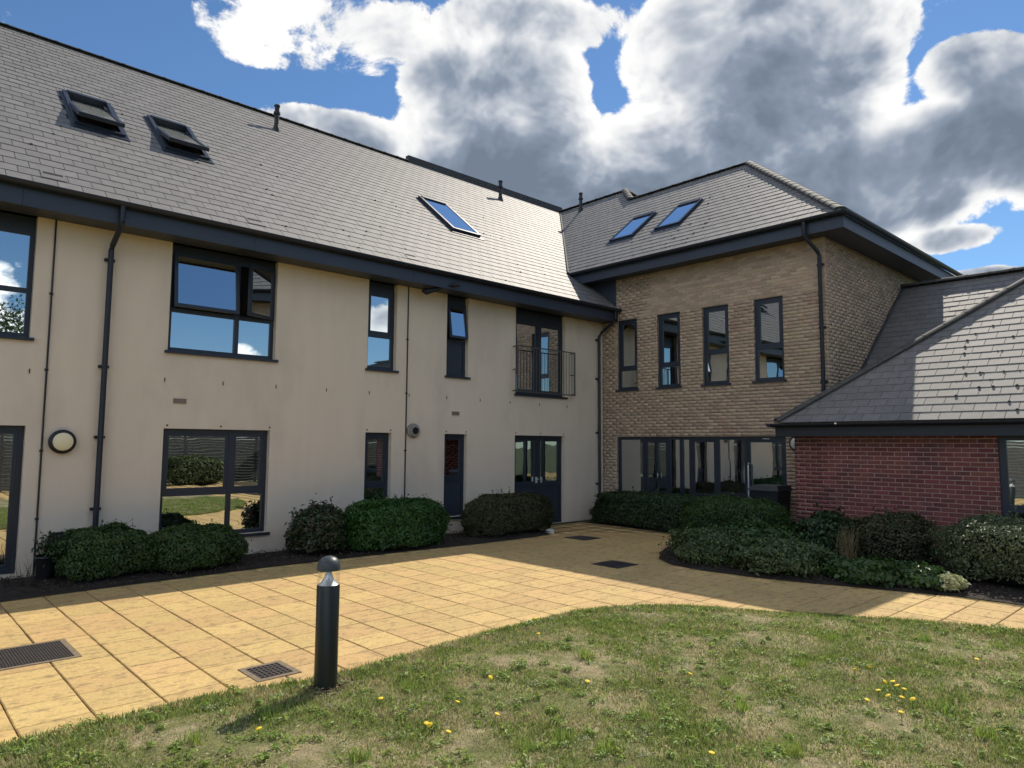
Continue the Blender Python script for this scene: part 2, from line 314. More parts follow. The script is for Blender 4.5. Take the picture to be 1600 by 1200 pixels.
def bricks(pl, s0, s1, z0, z1, openings, mname, parent, limit, bl=.225, ch=.075, j=.012, proud=.005, key=None):
    """individual bricks; the first `limit` (largest in view) are parts, the rest one joined part"""
    items = []
    nrow = int(math.ceil((z1-z0)/ch-1e-6))
    for r_ in range(nrow):
        za, zb = z0+r_*ch+j, min(z0+(r_+1)*ch, z1); zm = (za+zb)/2
        iv = [(s0, s1)]
        for o in openings:
            if o[2] < zm < o[3]:
                nv = []
                for a, b in iv:
                    if o[1] <= a or o[0] >= b: nv.append((a, b)); continue
                    if o[0] > a: nv.append((a, o[0]))
                    if o[1] < b: nv.append((o[1], b))
                iv = nv
        off = (r_ % 2)*bl/2
        k0 = int(math.floor((s0-off)/bl))-1
        for k in range(k0, int((s1-off)/bl)+2):
            a0, b0 = off+k*bl, off+(k+1)*bl-j
            for a, b in iv:
                aa, bb = max(a, a0), min(b, b0)
                if bb-aa > .03: items.append((aa, bb, za, zb))
    def size(it):
        P = pl.p((it[0]+it[1])/2, 0, (it[2]+it[3])/2); x, y, z = project(P)
        if z < .5 or not (-40 < x < 1640 and -40 < y < 1240): return 1e9
        return np.linalg.norm(P-np.array([0, 0, EYE]))+(key(x, y) if key else 0)
    items.sort(key=size)
    shared = {}
    fullw = bl-j
    M3 = Matrix((( *pl.a.tolist(), 0), (*(-pl.n).tolist(), 0), (0, 0, 1, 0), (0, 0, 0, 1))).transposed()
    M3 = Matrix(((pl.a[0], -pl.n[0], 0, 0), (pl.a[1], -pl.n[1], 0, 0), (pl.a[2], -pl.n[2], 1, 0), (0, 0, 0, 1)))
    def brick_mesh(w, h):
        key_ = (round(w, 3), round(h, 3))
        if key_ not in shared:
            mb = MB(); e = .004; x, z = w/2, h/2
            f = [(-x+e, 0, -z+e), (x-e, 0, -z+e), (x-e, 0, z-e), (-x+e, 0, z-e)]; g = [(-x, e, -z), (x, e, -z), (x, e, z), (-x, e, z)]; h_ = [(-x, .05, -z), (x, .05, -z), (x, .05, z), (-x, .05, z)]
            mb.v += f+g+h_; mb.f += [(0, 1, 2, 3)]+[(4+i, 4+(i+1) % 4, (i+1) % 4, i) for i in range(4)]+[(8+i, 8+(i+1) % 4, 4+(i+1) % 4, 4+i) for i in range(4)]
            me = bpy.data.meshes.new('brick'); me.from_pydata(mb.v, [], mb.f); me.materials.append(MATS[mname]); shared[key_] = me
        return shared[key_]
    V = []; F = []
    for i, it in enumerate(items):
        pr = proud+random.uniform(-.002, .002); w, h = it[1]-it[0], it[3]-it[2]; c = pl.p((it[0]+it[1])/2, pr, (it[2]+it[3])/2)
        if i < limit and size(it) < 1e8:
            o = bpy.data.objects.new('brick', brick_mesh(w, h)); o.matrix_local = Matrix.Translation(Vector(tuple(c))) @ M3; col.objects.link(o); o.parent = parent
        else:
            b = len(V); P = pl.p
            V += [P(it[0], pr, it[2]), P(it[1], pr, it[2]), P(it[1], pr, it[3]), P(it[0], pr, it[3]), P(it[0], -.03, it[2]), P(it[1], -.03, it[2]), P(it[1], -.03, it[3]), P(it[0], -.03, it[3])]
            F += [(b, b+1, b+2, b+3), (b+4, b+5, b+1, b), (b+5, b+6, b+2, b+1), (b+6, b+7, b+3, b+2), (b+7, b+4, b, b+3)]
    if V: tag(fast_mesh('brickwork', V, F, mname, parent), kind='stuff')
def clip(poly, a, b, c):      # keep a*x+b*y <= c
    out = []
    for i in range(len(poly)):
        p, q = poly[i], poly[(i+1) % len(poly)]; dp, dq = a*p[0]+b*p[1]-c, a*q[0]+b*q[1]-c
        if dp <= 0: out.append(p)
        if dp*dq < 0: t = dp/(dp-dq); out.append((p[0]+t*(q[0]-p[0]), p[1]+t*(q[1]-p[1])))
    return out
def clip_convex(poly, cv):    # cv counter-clockwise
    for i in range(len(cv)):
        p, q = cv[i], cv[(i+1) % len(cv)]; a, b = (q[1]-p[1]), -(q[0]-p[0]); poly = clip(poly, a, b, a*p[0]+b*p[1])
        if len(poly) < 3: return []
    return poly
def area(p): return abs(sum(p[i][0]*p[(i+1) % len(p)][1]-p[(i+1) % len(p)][0]*p[i][1] for i in range(len(p))))/2
PIT = R(39); TP = math.tan(PIT); CPi = math.cos(PIT); SPi = math.sin(PIT)
def slates(O, A, B, convexes, parent, limit, exp_=.245, w=.30, holes=(), lift=.013, mname='slate'):
    """O: eave origin, A along the eave, B up the slope (unit)"""
    O, A, B = (np.array(q, float) for q in (O, A, B)); N_ = np.cross(A, B)
    if N_[2] < 0: N_ = -N_
    a0 = min(p[0] for cv in convexes for p in cv); a1 = max(p[0] for cv in convexes for p in cv); b1 = max(p[1] for cv in convexes for p in cv)
    items = []
    for r_ in range(int(math.ceil(b1/exp_))):
        za, zb = r_*exp_, (r_+1)*exp_+.03; off = (r_ % 2)*w/2
        for k in range(int((a0-off)/w)-1, int((a1-off)/w)+2):
            rect = [(off+k*w+.004, za), (off+(k+1)*w-.004, za), (off+(k+1)*w-.004, zb), (off+k*w+.004, zb)]
            cxy = (off+(k+.5)*w, za+exp_/2)
            if any(h[0] < cxy[0] < h[1] and h[2] < cxy[1] < h[3] for h in holes): continue
            for cv in convexes:
                pg = clip_convex(rect, cv)
                if len(pg) >= 3 and area(pg) > .002:
                    items.append((pg, za, len(pg) == 4 and abs(area(pg)-area(rect)) < 1e-6, off+k*w))
    def dist(it):
        P = O+A*it[0][0][0]+B*it[0][0][1]; x, y, z = project(P)
        if z < .5 or not (-30 < x < 1630 and -30 < y < 1230): return 1e9
        return np.linalg.norm(P-np.array([0, 0, EYE]))
    items.sort(key=dist)
    shared = []
    for q in range(6):
        j = lambda s: random.uniform(-s, s)
        l = lift+j(.002); mb = MB(); x1, y1 = w-.008, exp_+.03
        mb.v = [(0, 0, 0), (x1, 0, 0), (x1, y1, 0), (0, y1, 0), (0, j(.001), l+j(.0007)), (x1, j(.001), l+j(.0007)), (x1, y1, .003), (0, y1, .003)]
        mb.f = [(4, 5, 6, 7), (0, 1, 5, 4), (1, 2, 6, 5), (3, 0, 4, 7)]
        me = bpy.data.meshes.new('slate'); me.from_pydata(mb.v, [], mb.f); me.materials.append(MATS[mname]); shared.append(me)
    flip = np.dot(np.cross(A, B), N_) < 0
    V = []; F = []; cnt = 0
    for it in items:
        pg, za, full, ka = it
        if full and cnt < limit and dist(it) < 1e8 and not flip:
            o = bpy.data.objects.new('slate', random.choice(shared)); P = O+A*(ka+.004)+B*za
            o.matrix_local = Matrix(((A[0], B[0], N_[0], P[0]), (A[1], B[1], N_[1], P[1]), (A[2], B[2], N_[2], P[2]), (0, 0, 0, 1))); col.objects.link(o); o.parent = parent; cnt += 1
        else:
            b = len(V); n = len(pg); l = lift+random.uniform(-.0015, .0015)
            for p in pg: V.append(O+A*p[0]+B*p[1])
            for p in pg: V.append(O+A*p[0]+B*p[1]+N_*(.003+(l-.003)*(1-(p[1]-za)/(exp_+.03))))
            top = tuple(range(b+n, b+2*n)); F.append(top if not flip else top[::-1])
            for i in range(n): jn = (i+1) % n; q = (b+i, b+jn, b+n+jn, b+n+i); F.append(q if not flip else q[::-1])
    if V:
        me = bpy.data.meshes.new('slating'); me.from_pydata([tuple(v) for v in V], [], F); me.materials.append(MATS[mname])
        tag(link(bpy.data.objects.new('slating', me), parent), kind='stuff')
def tiles_along(p0, p1, name, m, parent, seg=.42, r=.10, up=(0, 0, 1), h=.8):
    p0, p1 = np.array(p0, float), np.array(p1, float); d = p1-p0; L_ = np.linalg.norm(d); d /= L_; n = max(1, round(L_/seg)); sg = L_/n
    mb = MB(); K = 8; rings = []
    for x, rr in ((0, r*1.10), (sg*.12, r*1.10), (sg*.12, r), (sg*1.0, r*.98)):
        rings.append(len(mb.v))
        for k in range(K+1): t = math.pi*k/K; mb.v.append((x, rr*1.15*math.cos(t), rr*h*math.sin(t)))
    for a, b in zip(rings, rings[1:]):
        for k in range(K): mb.f.append((a+k, b+k, b+k+1, a+k+1))
    mb.f.append(tuple(range(rings[0], rings[0]+K+1))); mb.f.append(tuple(range(rings[-1], rings[-1]+K+1))[::-1])
    me = bpy.data.meshes.new(name); me.from_pydata(mb.v, [], mb.f); me.materials.append(MATS[m])
    up = np.array(up, float); side = np.cross(up, d); side /= np.linalg.norm(side); u = np.cross(d, side)
    for i in range(n):
        P = p0+d*sg*i; o = bpy.data.objects.new(name, me)
        o.matrix_local = Matrix(((d[0], side[0], u[0], P[0]), (d[1], side[1], u[1], P[1]), (d[2], side[2], u[2], P[2]), (0, 0, 0, 1))); col.objects.link(o); o.parent = parent
def window(pl, s0, s1, z0, z1, parent, cols, rows, set_=-.10, fr=.065, name='window', glassm='glass', sashes=(), solid=(), sill=True, openers={}, top=0.):
    """cols/rows: interior division positions; sashes: (col,row) cells with an inner sash frame; solid: infill panels"""
    mb = MB(); S = [s0]+list(cols)+[s1]; d0, d1 = set_-.06, set_
    zt = z1-top
    if top: pl.box(mb, s0, s1, d0, d1-.012, zt, z1)
    pl.box(mb, s0, s0+fr, d0, d1, z0, zt); pl.box(mb, s1-fr, s1, d0, d1, z0, zt); pl.box(mb, s0+fr, s1-fr, d0, d1-.002, zt-fr, zt); pl.box(mb, s0+fr, s1-fr, d0, d1-.002, z0, z0+fr)
    for c in cols: pl.box(mb, c-fr*.55, c+fr*.55, d0, d1-.001, z0+fr, zt-fr)
    for ci in range(len(S)-1):
        a = S[ci]+(fr if ci == 0 else fr*.55); b = S[ci+1]-(fr if ci == len(S)-2 else fr*.55)
        for z in rows[ci]: pl.box(mb, a, b, d0, d1-.003, z-fr*.55, z+fr*.55)
    w = mb.build(name, 'frame', parent)
    for ci in range(len(S)-1):
        a = S[ci]+(fr if ci == 0 else fr*.55); b = S[ci+1]-(fr if ci == len(S)-2 else fr*.55)
        Zs = [z0]+list(rows[ci])+[zt]
        for ri in range(len(Zs)-1):
            c = Zs[ri]+(fr if ri == 0 else fr*.55); e = Zs[ri+1]-(fr if ri == len(Zs)-2 else fr*.55)
            if (ci, ri) in solid:
                m2 = MB(); pl.box(m2, a, b, d0+.01, d1-.022, c, e); m2.build('infill_panel', 'panel', w); continue
            if (ci, ri) in openers:
                hinge, ang = openers[(ci, ri)]; q = .055; m2 = MB(); A0, B0, C0, E0 = a-.012, b+.012, c-.012, e+.012
                # sash ring: turned as one about its hinge
                ring = [(A0, A0+q, C0, E0), (B0-q, B0, C0, E0), (A0+q, B0-q, E0-q, E0), (A0+q, B0-q, C0, C0+q)]
                def turn(P_, th0, th1):
                    out = []
                    for (ss, zz, dd) in P_:
                        cc, s_ = math.cos(ang), math.sin(ang)
                        if hinge == 'top': h = E0-zz; out.append(pl.p(ss, d1+.004+h*s_+dd*cc, E0-h*cc+dd*s_))
                        else: h = B0-ss; out.append(pl.p(B0-h*cc+dd*s_, d1+.004+h*s_+dd*cc, zz))
                    return out
                for (ra, rb, rc, re) in ring:
                    m2.hexa(turn([(ra, rc, 0), (rb, rc, 0), (rb, rc, .05), (ra, rc, .05), (ra, re, 0), (rb, re, 0), (rb, re, .05), (ra, re, .05)], 0, 0))
                m2.build('opening_sash', 'frame', w)
                m3 = MB(); m3.hexa(turn([(A0+q, C0+q, .015), (B0-q, C0+q, .015), (B0-q, C0+q, .035), (A0+q, C0+q, .035), (A0+q, E0-q, .015), (B0-q, E0-q, .015), (B0-q, E0-q, .035), (A0+q, E0-q, .035)], 0, 0)); m3.build('pane', glassm, w)
                m4 = MB(); pl.box(m4, a, b, d0-.05, d0-.03, c, e); m4.build('dark_room_sheet', 'void', w); continue  # black sheet in place of the unlit room behind the sash
            dd = d1-.03
            if (ci, ri) in sashes:
                q = .055; m2 = MB()
                for (ra, rb, rc, re) in ((a, a+q, c, e), (b-q, b, c, e), (a+q, b-q, e-q, e), (a+q, b-q, c, c+q)): pl.box(m2, ra, rb, d0+.005, d1-.010, rc, re)
                m2.build('sash', 'frame', w); a_, b_, c_, e_ = a+q, b-q, c+q, e-q
            else: a_, b_, c_, e_ = a, b, c, e
            m3 = MB(); tl = random.uniform(-.004, .004); t2 = random.uniform(-.003, .003)
            P = pl.p; m3.hexa([P(a_, dd-.02, c_), P(b_, dd-.02, c_), P(b_, dd+tl, c_), P(a_, dd-tl, c_), P(a_, dd-.02, e_), P(b_, dd-.02, e_), P(b_, dd+tl+t2, e_), P(a_, dd-tl+t2, e_)])
            m3.build('pane', glassm, w)
    if sill:
        m2 = MB(); pl.box(m2, s0-.045, s1+.045, set_-.02, .05, z0-.045, z0-.003); m2.build('sill', 'frame', w)
    return w

# ------------------------------------------------------------------ ground
def poly_sheet(name, pts, z, m, label, kind='structure', parent=None):
    mb = MB(); mb.quad(*[(x, y, z) for x, y in pts]); o = mb.build(name, m, parent, fix=False)
    if o.data.polygons[0].normal.z < 0: o.data.flip_normals()
    tag(o, label, kind=kind); return o
poly_sheet('ground', [(-2500, -2500), (2500, -2500), (2500, 2500), (-2500, 2500)], -.08, 'ground_far', 'grassy ground reaching to the horizon')
LAWN = [(-6, 5.42), (.75, 5.40), (1.41, 5.36), (2.0, 5.37), (2.68, 5.24), (3.14, 5.24), (4.15, 5.32), (4.93, 5.38), (5.6, 5.42), (6.02, 5.38), (6.45, 5.27), (6.77, 5.06), (7.05, 4.80), (7.28, 4.53), (7.64, 4.01), (8.07, 3.38), (8.34, 2.82), (8.62, 2.2), (8.80, 1.70), (9.0, .6), (8.9, -1.2), (8.0, -2.8), (6, -3.4), (-6, -3.4)]
BED_L = [(-5, 10.1), (1.31, 10.2), (2.7, 10.31), (4.77, 10.42), (7.18, 10.36), (8.54, 10.26), (10.3, 10.28), (10.95, 10.45), (11.1, 10.9), (11.02, 11.8), (-5, 11.8)]
BED_R = [(14.21, 11.35), (13.0, 11.5), (13.05, 10.5), (12.85, 8.4), (12.3, 7.85), (11.2, 7.75), (10.56, 7.45), (9.85, 7.0), (9.52, 6.5), (9.46, 5.91), (9.58, 4.95), (9.83, 4.15), (10.1, 3.4), (10.31, 2.80), (10.36, 2.1), (10.3, .8), (10.2, -3.), (13.1, -3.), (13.1, 6.15), (14.21, 6.15)]
def inside(x, y, pg):
    c = False
    for i in range(len(pg)):
        (x0, y0), (x1, y1) = pg[i], pg[i-1]
        if (y0 > y) != (y1 > y) and x < (x1-x0)*(y-y0)/(y1-y0)+x0: c = not c
    return c
paving = poly_sheet('paving', [(-6, -9), (14.25, -9), (14.25, 11.83), (-6, 11.83)], -.014, 'joint', 'buff yellow square slab paving around the lawn')
def build_paving():
    px, py, g = .447, .452, .012; items = []
    for i in range(-16, 32):
        for j in range(-32, 15):
            x0, y0 = 1.31+px*i, 5.71+py*j
            if x0+px > 14.2 or y0+py > 11.8 or x0 < -5.8 or y0 < -8.9: continue
            cx, cy = x0+px/2, y0+py/2
            cs = [(x0, y0), (x0+px, y0), (x0, y0+py), (x0+px, y0+py)]
            if any(all(inside(*c, pg) for c in cs) for pg in (LAWN, BED_L, BED_R)): continue
            if any(bx0-.02 < cx < bx1+.02 and by0-.02 < cy < by1+.02 for bx0, bx1, by0, by1 in ()): continue
            q = project((cx, cy, 0)); vis = q[2] > .3 and -30 < q[0] < 1630 and -30 < q[1] < 1230
            covered = any(inside(cx, cy, pg) for pg in (LAWN, BED_L, BED_R))
            items.append(((cx**2+cy**2)**.5+(0 if vis else 1000)+(500 if covered else 0), x0, y0))
    items.sort(); shared = []
    for q in range(5):
        j = lambda: random.uniform(-.0015, .0015); e = .006; x, y = (px-g)/2, (py-g)/2; a, b, c, d = j(), j(), j(), j()
        v = [(-x+e, -y+e, a), (x-e, -y+e, b), (x-e, y-e, c), (-x+e, y-e, d), (-x, -y, -.006), (x, -y, -.006), (x, y, -.006), (-x, y, -.006), (-x, -y, -.04), (x, -y, -.04), (x, y, -.04), (-x, y, -.04)]
        f = [(0, 1, 2, 3)]+[(4+i, 4+(i+1) % 4, (i+1) % 4, i) for i in range(4)]+[(8+i, 8+(i+1) % 4, 4+(i+1) % 4, 4+i) for i in range(4)]
        me = bpy.data.meshes.new('slab'); me.from_pydata(v, [], f); me.materials.append(MATS['slab']); shared.append(me)
    V = []; F = []
    for i, (d, x0, y0) in enumerate(items):
        dx, dy = random.uniform(-.002, .002), random.uniform(-.002, .002)
        if i < 300 and d < 400:
            o = bpy.data.objects.new('slab', random.choice(shared)); o.location = (x0+px/2+dx, y0+py/2+dy, 0); o.rotation_euler = (0, 0, random.choice((0, math.pi))+random.uniform(-.004, .004)); col.objects.link(o); o.parent = paving
        else:
            b = len(V); x1, y1, a, c = x0+px-g/2, y0+py-g/2, x0+g/2, y0+g/2; z = random.uniform(-.001, .001)
            V += [(a, c, z), (x1, c, z), (x1, y1, z), (a, y1, z), (a, c, -.03), (x1, c, -.03), (x1, y1, -.03), (a, y1, -.03)]
            F += [(b, b+1, b+2, b+3), (b+4, b+5, b+1, b), (b+5, b+6, b+2, b+1), (b+6, b+7, b+3, b+2), (b+7, b+4, b, b+3)]
    tag(fast_mesh('slabs', V, F, 'slab', paving), kind='stuff')
build_paving()
def lumpy_sheet(name, pg, z, amp, step, m, label, soft=.35):
    """triangulated sheet over a polygon, gently uneven, falling to its rim"""
    xs = [p[0] for p in pg]; ys = [p[1] for p in pg]; bm = bmesh.new()
    vs_ = [bm.verts.new((x, y, z)) for x, y in pg]; bm.faces.new(vs_)
    bmesh.ops.triangulate(bm, faces=bm.faces[:])
    n = max(1, int(max(max(xs)-min(xs), max(ys)-min(ys))/step))
    x = min(xs)+step
    while x < max(xs): bmesh.ops.bisect_plane(bm, geom=bm.verts[:]+bm.edges[:]+bm.faces[:], plane_co=(x, 0, 0), plane_no=(1, 0, 0)); x += step
    y = min(ys)+step
    while y < max(ys): bmesh.ops.bisect_plane(bm, geom=bm.verts[:]+bm.edges[:]+bm.faces[:], plane_co=(0, y, 0), plane_no=(0, 1, 0)); y += step
    P = np.array(pg+[pg[0]])
    for v in bm.verts:
        p = np.array(v.co[:2]); a, b = P[:-1], P[1:]; t = np.clip(((p-a)*(b-a)).sum(1)/((b-a)**2).sum(1), 0, 1)[:, None]; d = np.sqrt((((a+t*(b-a))-p)**2).sum(1)).min()
        k = min(1, d/soft)
        v.co.z = z+amp*k*(.55+.45*math.sin(p[0]*1.7+p[1]*.9)*math.cos(p[1]*1.3-p[0]*.6)+.25*math.sin(p[0]*5.1)*math.sin(p[1]*4.3))
    me = bpy.data.meshes.new(name); bm.normal_update(); bm.to_mesh(me); bm.free(); me.materials.append(MATS[m])
    for p in me.polygons: p.use_smooth = True
    o = link(bpy.data.objects.new(name, me))
    if me.polygons[0].normal.z < 0: me.flip_normals()
    tag(o, label, kind='structure'); return o
lawn = lumpy_sheet('lawn', LAWN, .012, .05, .4, 'turf', 'patchy sun-dried lawn with a rounded paved corner')
lumpy_sheet('planting_bed', BED_L, .012, .06, .3, 'soil', 'dark soil bed along the cream wall')
lumpy_sheet('planting_bed', BED_R, .012, .08, .3, 'soil', 'dark curved soil bed in front of the brick walls')
def lawn_z(x, y): return .012+.05*(.55+.45*math.sin(x*1.7+y*.9)*math.cos(y*1.3-x*.6))*.9

# ------------------------------------------------------------------ cream rendered wing
YL, XE = 11.8, 14.21
cream = empty('cream_house_wing', (5, 11.8, 0), 'long cream rendered two-storey wing with grey slate roof with three roof windows', 'building')
PLl = Plane((0, YL, 0), (1, 0, 0), (0, -1, 0))
ZS = 5.09
OP_L = [(-.5, 1.66, 3.34, ZS), (-.3, 1.68, .06, 2.10), (3.48, 5.25, 3.34, ZS), (3.48, 5.21, .36, 2.10), (7.11, 7.77, 3.34, ZS), (7.11, 7.70, .36, 2.10), (9.04, 9.63, 3.34, ZS), (9.02, 9.63, .36, 2.10), (11.06, 12.76, 3.06, ZS), (11.05, 12.73, .0, 2.10)]
wall = wall_cells(PLl, -5, XE, 0, ZS, OP_L, .14).build('wall', 'render', cream, fix=False)
window(PLl, -.5, 1.66, 3.34, ZS, cream, (.6,), ((4.02,), (4.02,)), top=.20, openers={})
window(PLl, -.3, 1.68, .06, 2.10, cream, (.7,), ((), ()), sill=False, name='patio_door', sashes=((0, 0), (1, 0)))
window(PLl, 3.48, 5.25, 3.34, ZS, cream, (4.60,), ((4.02,), (4.02,)), top=.10, openers={(0, 1): ('top', R(7)), (1, 1): ('right', R(24))})
window(PLl, 3.48, 5.21, .36, 2.10, cream, (4.58,), ((1.06,), (1.06,)), sashes=((0, 1), (1, 1)))
window(PLl, 7.11, 7.77, 3.34, ZS, cream, (), ((4.02,),), top=.16, sashes=((0, 1),))
window(PLl, 7.11, 7.70, .36, 2.10, cream, (), ((1.06,),), sashes=((0, 1),))
window(PLl, 9.04, 9.63, 3.34, ZS, cream, (), ((4.12,),), top=.16, solid=((0, 0),), openers={(0, 1): ('top', R(9))})
window(PLl, 9.02, 9.63, .36, 2.10, cream, (), ((1.12,),), solid=((0, 0),), sashes=((0, 1),))
bd = window(PLl, 11.06, 12.76, 3.06, ZS, cream, (11.92,), ((), ()), top=.22, name='balcony_door', sashes=((0, 0), (1, 0)), fr=.075)
gd = window(PLl, 11.05, 12.73, .0, 2.10, cream, (11.90,), ((.92,), (.92,)), name='double_door', glassm='glass_dim', sill=False, sashes=((0, 1), (1, 1)), solid=((0, 0), (1, 0)), fr=.075)
for s in (11.83, 11.99):
    mb = MB(); PLl.box(mb, s-.012, s+.012, -.10, -.05, .98, 1.12); PLl.box(mb, s-.05 if s > 11.9 else s-.012, s+.012 if s > 11.9 else s+.05, -.06, -.04, 1.06, 1.08); mb.build('door_handle', 'silver', gd)
# eaves
mb = MB(); mb.box(-5, XE, 11.305, 11.80, 5.09, 5.105); mb.build('soffit', 'soffit', cream)
fas = MB(); 
for x0 in np.arange(-5, 14.2, 3.2): fas.box(x0+.002, min(x0+3.198, 14.205), 11.28, 11.304, 5.07, 5.33)
fas.build('fascia', 'fascia', cream)
def gutter_run(p0, p1, out, z, name, parent, r=.065):
    """half-round gutter from p0 to p1; out = horizontal unit vector away from the wall"""
    p0, p1, o = np.array([*p0, z]), np.array([*p1, z]), np.array([*out, 0.]); mb = MB(); K = 8; pr = []
    for k in range(K+1): t = math.pi*k/K; pr.append(o*(-math.cos(t)*r)+np.array([0, 0, -math.sin(t)*r*1.05]))
    for k in range(K-1, 0, -1): t = math.pi*k/K; pr.append(o*(-math.cos(t)*(r-.008))+np.array([0, 0, -math.sin(t)*(r*1.05-.008)]))
    mb.prism([p0+q for q in pr], p1-p0); return mb.build(name, 'gutter', parent)
gutter_run((-5, 11.21), (14.2, 11.21), (0, -1), 5.385, 'gutter', cream, .07)
mb = MB()
for x in np.arange(-4.6, 14, 1.05): mb.box(x-.012, x+.012, 11.135, 11.28, 5.36, 5.375)
mb.build('gutter_bracket', 'gutter', cream)
# roof
YE, ZE = 11.25, 5.40; ZR = 10.65; YRG = YE+(ZR-ZE)/TP
bmax = (ZR-ZE)/SPi
XER, ZER = 13.72, 6.4857; YV = YE+(ZER-ZE)/TP       # tan wing eave and where the valley starts
bv = (YV-YE)/CPi
XVT = XER+(YRG-YV)
def lp(x, b, n=0.): return np.array([x, YE+b*CPi-n*SPi, ZE+b*SPi+n*CPi])
SKY_A, SKY_B, SKY_C = (2.33, 3.12, 2.98, 4.70), (3.78, 4.58, 2.98, 4.70), (10.36, 11.27, 2.75, 4.68)
mb = MB(); HL = [SKY_A, SKY_B]
S_ = sorted({-5, 12., *[q for h in HL for q in h[:2]]}); B_ = sorted({0, bmax, *[q for h in HL for q in h[2:]]})
for a, b in zip(S_, S_[1:]):
    for c, e in zip(B_, B_[1:]):
        if any(h[0] <= a and b <= h[1] and h[2] <= c and e <= h[3] for h in HL): continue
        mb.quad(lp(a, c, -.004), lp(b, c, -.004), lp(b, e, -.004), lp(a, e, -.004))
mb.quad(lp(12., 0, -.004), lp(XE, 0, -.004), lp(XE, bv, -.004), lp(12., bv, -.004)); mb.quad(lp(12., bv, -.004), lp(XER, bv, -.004), lp(XVT, bmax, -.004), lp(12., bmax, -.004))
mb.quad((-5, YRG, ZR), (20, YRG, ZR), (20, YRG+6.4, ZR-6.4*TP), (-5, YRG+6.4, ZR-6.4*TP))
mb.quad((-5, YE, ZE), (-5, YRG, ZR), (-5, YRG+6.4, ZR-6.4*TP), (-5, YRG+6.4, 0), (-5, 11.8, 0), (-5, 11.8, ZE))
mb.quad((-5, YRG+6.4, 0), (20, YRG+6.4, 0), (20, YRG+6.4, ZR-6.4*TP), (-5, YRG+6.4, ZR-6.4*TP))
roofL = mb.build('roof', 'ridge', cream, fix=False)
slates((0, YE, ZE), (1, 0, 0), (0, CPi, SPi), [[(-5, 0), (XE, 0), (XE, bv), (-5, bv)], [(-5, bv), (XER, bv), (XVT, bmax), (-5, bmax)]], roofL, 300, holes=[(h[0]-.02, h[1]+.02, h[2]-.02, h[3]+.02) for h in HL])
tiles_along((-5, YRG, ZR+.005), (11.95, YRG, ZR+.005), 'ridge_tile', 'ridge', roofL, seg=.45, r=.085, h=.6)
mb = MB(); mb.box(11.95, XVT+.1, YRG-.03, YRG+.12, ZR-.03, ZR+.21); mb.build('ridge_upstand', 'ridge', roofL)
mb = MB(); mb.tube([lp(XER-.02, bv, .03), lp((XER+XVT)/2, (bv+bmax)/2, .02), lp(XVT, bmax, .03)], .03, 8); mb.build('valley_trim', 'hip', roofL)
def moss(P, a0, a1, b1, exp_, n, parent, seed):
    r3 = np.random.default_rng(seed); mb = MB()
    for k in range(n):
        x = r3.uniform(a0, a1); b = exp_*int(r3.uniform(1, b1/exp_)); r_ = r3.uniform(.008, .022); o = P(x, b, .008); u = P(x, b+1, .008)-o; v = P(x+1, b, .008)-o; w_ = P(x, b, 1.008)-o
        ring = [tuple(o+v*r_*1.4*math.cos(t)+u*r_*math.sin(t)) for t in np.linspace(0, 6.28, 7)[:-1]]; ring2 = [tuple(o+v*r_*.8*math.cos(t)+u*r_*.6*math.sin(t)+w_*r_*.9) for t in np.linspace(0, 6.28, 7)[:-1]]
        q = len(mb.v); mb.v += ring+ring2; mb.f.append(tuple(q+6+i for i in range(6)))
        for i in range(6): mb.f.append((q+i, q+(i+1) % 6, q+6+(i+1) % 6, q+6+i))
    tag(mb.build('moss', 'moss', parent), kind='stuff')
mat('moss', (.035, .035, .022), .95)
